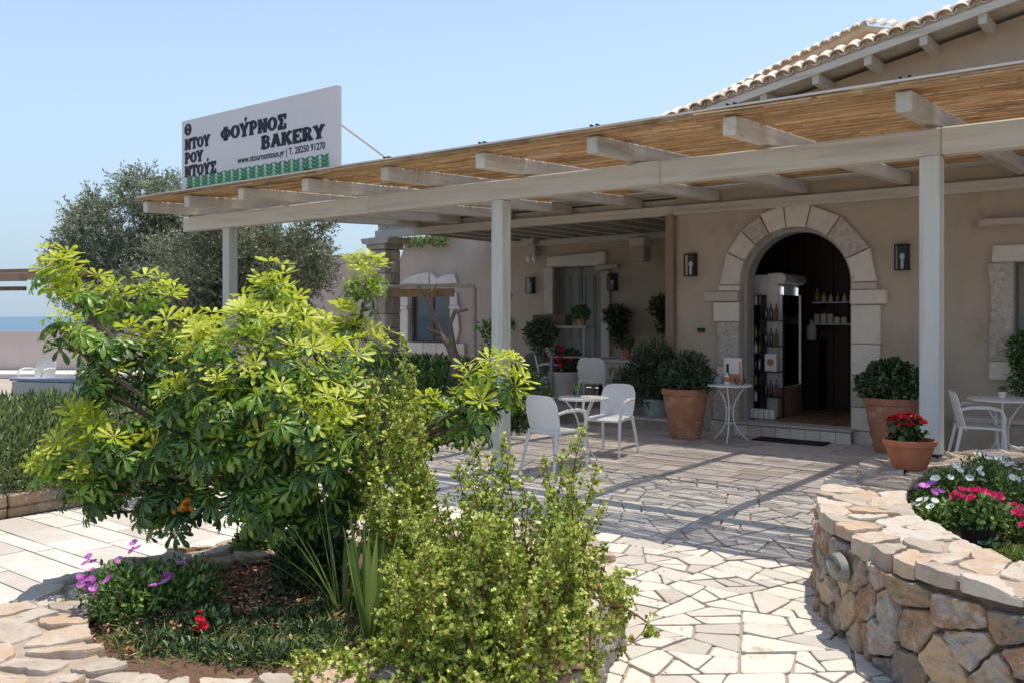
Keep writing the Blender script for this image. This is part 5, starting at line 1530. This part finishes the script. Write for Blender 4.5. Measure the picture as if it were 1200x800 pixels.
# ------------------------------------------------------------------ olive tree
OB = at(235, 371, 15.5); OB.z = 0
ol = thing("olive_tree", OB, "wide grey green olive tree behind the left end of the pergola", "tree")
rr = random.Random(31); cl = []
for _ in range(120):   # leaf clusters inside a broad, lopsided crown
    px = rr.gauss(222, 72); py = rr.gauss(318, 48); 
    if not (70 < px < 380 and 205 < py < 425): continue
    lim = 205+abs(px-175)*.62 if px < 270 else 262+(px-270)*.35
    if py < lim: py = lim+rr.uniform(0, 40)
    cl.append((px, py, 15.5+rr.gauss(0, .9), rr.uniform(.28, .5)))
for px, py in ((170,215),(150,240),(190,225),(165,255),(120,262),(95,270),(88,285),(75,303),(100,300),(205,240),(130,290),(180,260),(370,272),(350,280),(365,300),(372,330),(340,300),(75,330),(90,350)): cl.append((px, py, 15.3+rr.gauss(0, .4), .24))
m = MB(); m.tube([OB, OB+Vector((.1, 0, .7)), OB+Vector((.0, .1, 1.3))], [.22, .17, .15], 10); 
m.build("trunk", m_barkg, ol, smooth=True)
fk = OB+Vector((0, .1, 1.25)); m = MB(); PP = []; DD = []
for px, py, d, rad in cl:
    c = at(px, py, d); mid = fk.lerp(c, .55)+Vector((rr.gauss(0, .15), rr.gauss(0, .15), -.1))
    m.tube([fk, mid, c], [.05, .025, .006], 5, cap=False)
    for k in range(int(95*rad/.4)):     # short shoots with leaf pairs
        dr = Vector((rr.gauss(0, 1), rr.gauss(0, 1), rr.gauss(.25, .9))).normalized(); s0 = c+dr*rad*rr.uniform(.1, .75)
        sd_ = (dr+Vector((rr.gauss(0, .5), rr.gauss(0, .5), rr.gauss(.2, .4)))).normalized()
        for j in range(9):
            p = s0+sd_*(j*.032)
            for _ in range(2):
                PP.append(tuple(p)); DD.append(tuple(sd_*.7+Vector((rr.gauss(0, .6), rr.gauss(0, .6), rr.gauss(0, .6)))))
m.build("branches", m_barkg, ol)
PP = np.array(PP); DD = np.array(DD); n = len(PP)
V, Q = tiny(PP, DD, rdir(n), rng.uniform(.05, .085, n), rng.uniform(.016, .024, n)); foliage("foliage", V, Q, m_olive, ol)

# ------------------------------------------------------------------ hedge and bare frangipani under the far end of the terrace
q = at(505, 420, 14.2)
gh = thing("green_hedge", (q.x, q.y, 0), "leafy dark green hedge in front of the stone pillar and far window", "hedge")
sp = [(at(px, 440, d).x, at(px, 440, d).y, z, .6, .6, .52) for px, d, z in ((400,13.8,.45),(430,13.9,.5),(455,14,.55),(480,13.8,.55),(505,13.6,.55),(530,13.6,.5),(555,13.4,.5),(580,13.2,.45),(600,13,.42),(440,13,.35),(480,13,.4),(520,12.8,.4))]
bush("foliage", gh, sp, 24000, .075, .03, m_hedge, .2)
m = MB(); [m.tube([(s[0], s[1], 0), (s[0]+.1, s[1], s[2])], [.03, .01], 5) for s in sp]; m.build("stems", m_bark, gh)
FB = at(532, 470, 12.6)
fr = thing("frangipani_tree", (FB.x, FB.y, 0), "nearly bare tree with thick grey forked branches in front of the far window", "tree")
def L3(*a): return [at(x, y, 12.6+dd) for x, y, dd in a]
b0 = Vector((FB.x, FB.y, 0)); 
MB().tube([b0]+L3((528,455,0),(535,425,0),(528,405,0)), [.10, .09, .08, .07], 9).build("trunk", m_barkg, fr, smooth=True)
for pts, rad in ((L3((528,407,0),(515,390,.1),(505,360,.2),(503,345,.2)), [.06,.035,.022,.018]), (L3((505,362,.2),(497,345,.1),(490,335,0)), [.02,.016,.012]), (L3((515,392,.1),(505,388,-.2),(500,385,-.3)), [.03,.022,.018]),
                 (L3((531,408,0),(527,380,-.1),(533,366,-.2),(548,362,-.2)), [.05,.035,.03,.03]), (L3((503,345,.2),(512,333,.3)), [.016,.012]), (L3((530,452,0),(552,432,-.1),(570,410,-.1),(590,398,0)), [.06,.05,.045,.03]),
                 (L3((572,410,-.1),(585,385,0),(600,345,0),(590,338,0)), [.03,.025,.02,.016]), (L3((515,390,.1),(508,368,0),(500,347,0)), [.03,.02,.014])):
    MB().tube(pts, rad, 7).build("branch", m_barkg, fr, smooth=True)
sp = [(at(px, py, 12.6).x, at(px, py, 12.6).y, at(px, py, 12.6).z, .14, .14, .1) for px, py in ((568,385),(580,395),(590,382),(575,410))]
bush("foliage", fr, sp, 260, .10, .035, m_hedge, .5)

# ------------------------------------------------------------------ steel shade frame before the far window
q0, q1 = at(420, 336, 16.6), at(556, 337, 16.2)
sf = thing("window_awning", (q1.x, q1.y, 0), "thin grey metal frame with reed blind in front of the far window", "frame")
MB().beam((q0.x, q0.y, q0.z), (q1.x, q1.y, q0.z), .06, .06).build("rail", m_woodx, sf, .004)
MB().box(q1.x-.03, q1.y-.03, 0, q1.x+.03, q1.y+.03, q0.z-.031).build("upright", m_woodz, sf, .004)
a, b = at(462, 340, 16.5), at(532, 340, 16.3)
MB().beam((a.x, a.y, q0.z-.12), (b.x, b.y, q0.z-.12), .05, .15).build("reed_blind", m_reed, sf)

# greenery on the wing's parapet
q = atY(505, 283, RWY+.3)
t = thing("roof_creeper", q, "thin creeper trailing along the top of the pale wing wall under the roof beam", "plant")
bush("foliage", t, [(q.x+dx, q.y-.5, q.z-.06, .35, .12, .14) for dx in (-.8, -.4, 0, .4, .8)], 900, .08, .04, m_rosem, .4)

# ================================================================== FURNITURE AND POTS
PR = [(.20, 0), (.222, .05), (.236, .10), (.228, .112), (.262, .20), (.272, .24), (.262, .252), (.288, .33), (.303, .40), (.292, .412), (.312, .49), (.322, .57), (.345, .585), (.35, .64), (.33, .66), (.30, .655), (.28, .60), (.0, .58)]
q = atz(803, 513, .014)
t = pot("terracotta_pot", (q.x, q.y, .016), [(r*.92, z*1.02) for r, z in PR], m_terra, "tall weathered terracotta pot left of the small round table by the door", wob=.018)
def shrub(label, c, specs, n, L, W, mat, name="potted_shrub"):
    t = thing(name, c, label, "shrub")
    bush("foliage", t, specs, n, L, W, mat, .35); m = MB()
    for k in range(9):
        a = rnd.uniform(0, 6.28); s_ = specs[k % len(specs)]
        m.tube([(c[0]+.06*math.cos(a), c[1]+.06*math.sin(a), c[2]-.02), (s_[0]+.1*math.cos(a), s_[1]+.1*math.sin(a), s_[2]+.05)], [.012, .005], 5)
    m.build("stems", m_bark, t); return t
shrub("dark narrow leaved shrub in the tall terracotta pot beside the round table", (q.x, q.y, .66), [(q.x+dx, q.y+dy, .84+dz, .19, .2, .18) for dx, dy, dz in ((-.2, 0, .0), (.08, .05, .07), (0, -.1, -.02), (.24, 0, -.05), (-.04, .1, .12), (.14, -.05, .14))], 2600, .10, .018, m_olean)
q = atz(1037, 532, .014)
t = pot("terracotta_pot", (q.x, q.y+.25, .016), [(r*.9, z*1.0) for r, z in PR], m_terra, "large ribbed terracotta pot right of the arched door", wob=.018)
q.y += .25
shrub("round clipped bush with glossy dark leaves in the pot right of the door", (q.x, q.y, .64), [(q.x-.02, q.y, .84, .34, .34, .22), (q.x-.22, q.y-.05, .82, .19, .2, .17), (q.x+.22, q.y, .86, .17, .2, .18), (q.x+.05, q.y, 1.0, .17, .2, .14), (q.x-.12, q.y, .98, .14, .16, .13), (q.x+.3, q.y-.1, .78, .1, .12, .1)], 4200, .055, .03, m_dkleaf)
q = atY(768, 490, 11.75)
t = pot("mint_pot", (q.x, 11.75, .191), [(.15, 0), (.165, .03), (.185, .22), (.20, .235), (.20, .26), (.18, .26), (.17, .22), (0, .21)], m_mint, "pale mint green pot on the terrace step left of the terracotta pot")
shrub("loose oleander bush with drooping narrow leaves in the mint green pot", (q.x, 11.75, .42), [(q.x-.02+dx, 11.72+dy, .72+dz, .32, .3, .3) for dx, dy, dz in ((-.12, 0, .1), (.1, .05, .12), (-.25, -.1, -.12), (0, 0, .25), (.2, 0, .0))], 4200, .11, .017, m_olean)

# chairs
def make_chair(label):
    t = proto("armchair", label, "chair", "white plastic armchairs")
    V = []; Fc = []
    nx, nz = 8, 9      # back shell: curved sheet with thickness
    for side in (0, 1):
        for j in range(nz+1):
            f = j/nz; z = .40+f*.42; wd = .205+.02*math.sin(f*3)-(.035*max(0, f-.75)/.25); y = .20+.10*f+side*.012
            for i in range(nx+1):
                u = -1+2*i/nx; V.append((u*wd, y-.045*u*u, z-(.02*abs(u)**4*(f > .9))))
    o = (nx+1)*(nz+1)
    for j in range(nz):
        for i in range(nx):
            a = j*(nx+1)+i; Fc.append((a, a+1, a+nx+2, a+nx+1)); Fc.append((o+a+1, o+a, o+a+nx+1, o+a+nx+2))
    ring = [i for i in range(nx+1)]+[j*(nx+1)+nx for j in range(1, nz+1)]+[nz*(nx+1)+i for i in range(nx-1, -1, -1)]+[j*(nx+1) for j in range(nz-1, 0, -1)]
    for k in range(len(ring)): a, b = ring[k], ring[(k+1) % len(ring)]; Fc.append((b, a, o+a, o+b))
    MB().add(V, Fc).build("backrest", m_plastic, t, smooth=True)
    m = MB(); m.prism([(-.22, -.22), (.22, -.22), (.235, -.1), (.225, .2), (.18, .235), (-.18, .235), (-.225, .2), (-.235, -.1)], lambda u, v: (u, v, .415+.01*abs(u)*4-.02*(v < -.2)), lambda u, v: (u, v, .44-.02*(v < -.2)+.012*abs(u)*4))
    m.build("seat", m_plastic, t, .006)
    for sx in (-1, 1):
        MB().tube([(sx*.235, -.245, 0), (sx*.225, -.215, .25), (sx*.222, -.20, .43)], [.014, .018, .021], 8).build("leg", m_plastic, t, smooth=True)
        MB().tube([(sx*.235, .30, 0), (sx*.215, .245, .25), (sx*.195, .205, .43)], [.014, .018, .021], 8).build("leg", m_plastic, t, smooth=True)
        MB().tube([(sx*.222, -.20, .43), (sx*.255, -.205, .55), (sx*.265, -.17, .635), (sx*.262, -.05, .66), (sx*.25, .12, .655), (sx*.205, .235, .62)], [.018, .016, .017, .02, .019, .014], 8).build("armrest", m_plastic, t, smooth=True)
    return t
ch = make_chair("")   # faces -Y
def chair(first, loc, face, label):
    rot = math.atan2(face[1], face[0])+math.pi/2
    o = put(ch, loc, rot) if first else copy_tree(ch, loc, rot, label)
    o['label'] = label; return o
g0 = .016
chair(True, (-5.48, 7.83, g0), (.12, 1), "white plastic armchair seen from behind nearest the middle post")
chair(False, (-5.62, 9.15, g0), (.1, -1), "white plastic armchair facing the camera across the small round table near the middle post")
chair(False, (-1.98, 10.95, g0), (1, .35), "white plastic armchair behind the right hand post at the right wall")
zt_ = .192
chair(False, (-7.75, 12.15, zt_), (-.35, 1), "white armchair seen from behind at the long terrace table")
cq = at(735, 371, 15.7); chair(False, (cq.x, cq.y, zt_), (.15, -1), "white armchair on the far side of the long terrace table")
cq = at(772, 371, 15.6); chair(False, (cq.x, cq.y, zt_), (-.1, -1), "white armchair at the back wall partly hidden by the corner downpipe")
chair(False, (-8.9, 12.6, zt_), (1, .5), "white armchair in front of the flower tub by the shutters")
m_taupe = M("taupe_plastic", [(.20,.18,.16),(.25,.225,.20)], .5, 5, .05, 40)
o = chair(False, (-9.6, 13.1, zt_), (-.6, .8), "taupe grey armchair at the left end of the terrace beside the middle post")
o['group'] = "armchairs on the terrace"; del o['group']
for c in o.children: c.data = c.data.copy(); c.data.materials[0] = m_taupe

# round tables
def table(name, label, r, mat_top, group=None):
    t = proto(name, label, "table", group)
    m = MB(); m.lathe([(r-.012, .725), (r, .73), (r, .745), (r-.008, .75)], 36); m.build("table_top", mat_top, t, smooth=True)
    for k in range(3):
        a = 2*math.pi*k/3+.5; c, s_ = math.cos(a), math.sin(a)
        P = [(.26*c, .26*s_, .012), (.19*c, .19*s_, .07), (.105*c, .105*s_, .16), (.055*c, .055*s_, .27), (.05*c, .05*s_, .42), (.075*c, .075*s_, .52), (.14*c, .14*s_, .63), (.22*c, .22*s_, .724)]
        MB().tube(P, .0105, 7).build("leg", m_metalw, t, smooth=True)
    for z in (.24, .45):
        m = MB(); n = 18; m.tube([(.058*math.cos(2*math.pi*k/n), .058*math.sin(2*math.pi*k/n), z) for k in range(n+1)], .006, 5)
        m.build("ring", m_metalw, t, smooth=True)
    return t
tb_ = table("bistro_table", "", .29, m_metalw, "white round bistro tables")
q = atz(855, 517, .014)
put(tb_, (q.x, q.y, g0), .3); tb_['label'] = "white wrought iron round table left of the door with bottle and card"
TA = Vector((q.x, q.y, g0+.751))
TBp = Vector((-5.52, 8.42, g0)); copy_tree(tb_, TBp, 1.0, "small white round table between the two chairs near the middle post", .98)
q = atz(1172, 466, .75+g0)
TC = Vector((q.x+.02, q.y, g0)); copy_tree(tb_, TC, .2, "white wrought iron round table behind the flower bed at the right wall").scale = (1.2, 1.2, 1)
# things on the tables
t = bottle("sanitizer_bottle", (TA.x+.0, TA.y-.08, TA.z+.001), .034, .17, m_plastic, "white pump bottle with orange label on the table by the door")
MB().lathe([(.0346, .04), (.0346, .10)], 16, (TA.x, TA.y-.08, TA.z)).build("label_band", m_terra_l, t)
m = MB(); m.tube([(TA.x, TA.y-.08, TA.z+.17), (TA.x, TA.y-.08, TA.z+.21), (TA.x+.03, TA.y-.09, TA.z+.21)], .006, 6); m.build("pump", m_black, t)
t = thing("menu_card", (TA.x-.02, TA.y+.1, TA.z), "white and orange framed card propped on the table by the door", "card")
MB().box(TA.x-.13, TA.y+.10, TA.z+.005, TA.x+.12, TA.y+.115, TA.z+.34).build("card", m_box, t, .002)
MB().box(TA.x-.11, TA.y+.0975, TA.z+.02, TA.x+.10, TA.y+.0999, TA.z+.13).build("orange_band", m_terra_l, t)
MB().box(TA.x-.09, TA.y+.0965, TA.z+.10, TA.x-.055, TA.y+.0995, TA.z+.26).build("bottle_picture", m_wine, t)
MB().box(TA.x+.09, TA.y+.0965, TA.z+.02, TA.x+.11, TA.y+.0985, TA.z+.30).build("orange_edge", m_terra_l, t)
m_blue = M("pale_blue_card", [(.28,.36,.44),(.34,.42,.50)], .6, 9, .05, 40)
t = MB().box(TA.x-.27, TA.y-.04, TA.z+.001, TA.x-.11, TA.y+.06, TA.z+.10).build("blue_box", m_blue, None, .006); tag(t, "small pale blue open box on the left of the table by the door", "box")
t = thing("glass_bowl", (TA.x+.15, TA.y-.02, TA.z), "clear round glass bowl on the right of the table by the door", "bowl")
MB().lathe([(.04, .001), (.065, .03), (.07, .06), (.055, .09), (.053, .09), (.066, .06), (.06, .03), (.03, .006)], 18, (TA.x+.15, TA.y-.02, TA.z)).build("bowl", m_tglass, t, smooth=True)
q = TBp+Vector((-.08, .0, .736))
t = thing("herb_glass", q, "small glass jar with a green sprig on the table near the middle post", "jar")
MB().lathe([(.04, 0), (.042, .08), (.04, .08), (.037, .006)], 14, q).build("glass", m_tglass, t); bush("sprig", t, [(q.x, q.y, q.z+.11, .045, .045, .04)], 90, .03, .012, m_petleaf)
q = TC+Vector((0, 0, .752))
t = thing("cactus_pot", q, "tiny white pot with a small dark plant on the right hand table", "plant pot")
MB().lathe([(.03, 0), (.042, .07), (.036, .07), (.0, .06)], 14, q).build("pot_body", m_plastic, t, smooth=True); bush("plant", t, [(q.x, q.y, q.z+.09, .035, .035, .03)], 90, .03, .008, m_dkleaf)

# long terrace table and things round it
t = thing("terrace_table", (-7.9, 13.1, zt_), "rectangular white topped table with dark legs under the covered terrace", "table")
MB().box(-8.55, 12.75, zt_+.70, -7.15, 13.55, zt_+.745).build("table_top", m_pale, t, .006)
MB().box(-8.5, 12.8, zt_+.62, -7.2, 13.5, zt_+.699).build("apron", m_pale, t, .004)
for x in (-8.48, -7.28):
    for y in (12.8, 13.42): MB().box(x, y, zt_, x+.07, y+.07, zt_+.619).build("leg", m_black if x < -8 else m_brownwood, t, .004)
q = (-7.75, 13.15, zt_+.746)
t = pot("small_terracotta_pot", q, [(.06, 0), (.08, .12), (.09, .125), (.09, .15), (.07, .15)], m_terra_l, "small terracotta pot with twiggy plant on the long terrace table")
t = shrub("wispy dark plant in the small terracotta pot on the long table", (q[0], q[1], q[2]+.13), [(q[0], q[1], q[2]+.26, .13, .12, .13)], 260, .06, .02, m_dkleaf)
q = at(664, 466, 15.3)
t = pot("white_tub", (q.x, q.y, zt_), [(.20, 0), (.27, .1), (.31, .45), (.33, .50), (.33, .53), (.3, .53), (.28, .45), (0, .42)], m_pale, "large white tub standing before the grey shutters")
shrub("red flowering plant in the white tub", (q.x, q.y, zt_+.5), [(q.x, q.y, zt_+.68, .3, .3, .22)], 800, .07, .03, m_dkleaf, "red_flower_shrub")
tt = thing("red_bloom_cluster", (q.x+.05, q.y-.2, zt_+.75), "cluster of red blooms hanging over the white tub", "flower")
for k in range(16): bloom(tt, 'r', (q.x+.1+random.gauss(0, .07), q.y-.3+random.gauss(0, .06), zt_+.78+random.gauss(0, .1)), .045)
# grey plant stand by the shutters
a, b = at(652, 382, 15.2), at(690, 382, 15.0)
t = thing("plant_stand", ((a.x+b.x)/2, (a.y+b.y)/2, zt_), "pale grey wooden stand in front of the shutters carrying plants", "stand")
ax_ = b-a; ax_.z = 0; ln = ax_.length; zz = at(660, 383, 15.1).z
MB().beam((a.x, a.y, zz), (b.x, b.y, zz), .35, .04).build("top", m_frame_grey, t, .004)
MB().beam((a.x, a.y, zz-.5), (b.x, b.y, zz-.5), .33, .03).build("shelf", m_frame_grey, t, .004)
for p in (a, b):
    for dy in (-.14, .14): MB().box(p.x-.025, p.y+dy-.025, zt_, p.x+.025, p.y+dy+.025, zz-.021).build("leg", m_frame_grey, t, .003)
p = (a*.8+b*.2)
t = thing("dark_window_box", (p.x-.25, p.y, zz+.021), "dark brown planting box on the left of the grey stand", "box")
MB().box(p.x-.55, p.y-.12, zz+.021, p.x+.12, p.y+.12, zz+.2).build("box_body", m_brownwood, t, .01)
shrub("bushy green plant hanging in front of the dark planting box", (p.x-.2, p.y-.1, zz+.02), [(p.x-.25+dx, p.y-.28, zz-.1+dz, .2, .18, .18) for dx, dz in ((-.12, 0), (.12, -.02), (0, .04), (0, -.2))], 1800, .08, .025, m_olean)
p = (a*.25+b*.75)
t = pot("small_pot", (p.x, p.y, zz+.021), [(.07, 0), (.09, .11), (.08, .11)], m_terra, "small pot on the right of the grey stand")
shrub("little green plant in the small pot on the grey stand", (p.x, p.y, zz+.12), [(p.x, p.y, zz+.22, .16, .14, .13)], 600, .06, .025, m_hedge)
# hanging plants on the back wall
for px, py, lb in ((729, 373, "round hanging plant with trailing stems on the back wall right of the shutters"), (783, 362, "dark hanging plant on the back wall beside the corner downpipe")):
    q = atY(px, py, RWY); q.y -= .22
    t = thing("hanging_plant", q, lb, "plant")
    bush("foliage", t, [(q.x, q.y, q.z+.03, .30, .2, .24), (q.x+.05, q.y, q.z-.28, .2, .15, .28)], 1300, .075, .035, m_dkleaf, .6)
    MB().box(q.x-.12, q.y-.08, q.z-.12, q.x+.12, q.y+.219, q.z+.0).build("wall_basket", m_black, t, .01)
q = atz(915, 519.5, .0)
t = thing("door_mat", (-4.35, 11.55, g0), "dark rectangular doormat before the shop step", "mat")
mx0, mx1 = atz(876, 516, 0), atz(963, 524, 0)
MB().box(mx0.x+.05, 11.36, g0-.001, mx1.x, 11.70, g0+.016).build("mat", m_mat, t, .004)
# plant at the right window
q = atY(1199, 450, WY); 
t = pot("window_pot", (WX0+.1, WY-.02-.12, WZ0+.001), [(.07, 0), (.09, .14), (.1, .15), (.1, .17), (.08, .17)], m_mint, "pale pot on the right window sill")
shrub("green plant trailing from the right window sill", (WX0+.1, WY-.14, WZ0+.16), [(WX0+.13, WY-.2, WZ0+.15, .16, .15, .2), (WX0+.1, WY-.22, WZ0-.15, .12, .1, .25)], 1200, .055, .025, m_hedge)
# terrace furniture seen beyond the hedge, and the sea wall
a, b = atz(-60, 437, 0), atz(230, 437, 0)
# wall facing the camera, beyond the hedge
c0 = at(-220, 371, 26); c1 = at(330, 371, 26); c0.z = c1.z = 0
h = EYE-17*26/F_PX
sw = thing("sea_wall", (c0+c1)/2, "pale pink rendered parapet wall with the sea behind it at the far left", "wall")
d_ = (c1-c0).normalized()
MB().beam(c0+Vector((0, 0, h/2)), c1+Vector((0, 0, h/2)), .2, h).build("wall", m_pink, sw)
kk = at(-220, 371, 25.0); k2 = at(330, 371, 25.0); kk.z = k2.z = .06
t = MB().beam(kk, k2, 1.7, .12).build("pale_kerb", m_pale, None, .01); tag(t, "pale raised kerb running along the foot of the pink sea wall", "kerb")
# low grey wall with blue coping
a, b = at(22, 371, 16), at(104, 371, 15.6)
h = EYE-72*15.8/F_PX
t = thing("pool_edge", (a.x, a.y, 0), "low grey wall with pale blue coping beyond the hedge at the far left", "wall")
MB().beam((a.x, a.y, h/2-.03), (b.x, b.y, h/2-.03), .3, h-.06).build("wall", m_pale, t)
MB().beam((a.x-.05, a.y, h-.02), (b.x+.05, b.y, h-.02), .36, .05).build("coping", m_blue, t, .006)
chair(False, (at(44, 371, 17.2).x, at(44, 371, 17.2).y, .0), (.5, -1), "pale chair beyond the low blue topped wall at the far left")
# fragment of a neighbouring shelter roof at the far left
a, b = at(-160, 330, 14), at(29, 334, 13.2)
sh_t = thing("beach_shelter", (a.x, a.y, 0), "brown timber roof edge of a neighbouring shelter at the far left", "shelter")
z = at(0, 326, 13.6).z
MB().beam((a.x, a.y, z), (b.x, b.y, z), .10, .12).build("beam", m_brown, sh_t, .006)
MB().beam((a.x, a.y, z-.17), (b.x, b.y, z-.17), .08, .06).build("lower_beam", m_brownwood, sh_t, .004)
MB().beam((a.x-.8, a.y+1.2, z+.1), (b.x-.1, b.y+1.2, z+.1), 2.2, .05).build("roof_mat", m_brown, sh_t)
for p in (a, (a+b)/2-Vector((.9, .5, 0))): MB().box(p.x-.06, p.y-.06, 0, p.x+.06, p.y+.06, z-.2).build("post", m_brown, sh_t)
# low building and flat canopy behind the olive tree, right side
a, b = at(368, 371, 27), at(440, 371, 26)
t = thing("distant_house", ((a.x+b.x)/2, (a.y+b.y)/2, 0), "low pale house with a flat tan roof edge between the olive tree and stone pillar", "building")
h1, h2 = at(400, 330, 26.5).z, at(400, 320, 26.5).z
MB().beam((a.x, a.y, h1/2), (b.x, b.y, h1/2), 3.0, h1).build("wall", m_stucco_l, t)
rf = MB().beam((a.x-.2, a.y, (h1+h2)/2), (b.x, b.y, (h1+h2)/2), 3.6, h2-h1-.004).build("roof", m_tan, t)
wq = a.lerp(b, .5)
MB().beam((wq.x-.3, wq.y-1.52, 1.6), (wq.x+.3, wq.y-1.52, 1.6), .05, .9).build("window", m_glass, t)
# fallen leaves on the paving
P = []
for _ in range(150):
    c = at(rng.uniform(640, 800), 371, rng.uniform(3.5, 9)); P.append((c.x, c.y, .022))
P = np.array(P); V, Q = tiny(P, rdir(len(P))*np.array([1, 1, .12]), rdir(len(P), 3), rng.uniform(.015, .035, len(P)), rng.uniform(.008, .015, len(P)))
o = link("fallen_leaves", np_mesh("fallen_leaves", V, Q, m_mulch)); tag(o, "scattered dry brown leaves on the paving", "leaves", kind='stuff')
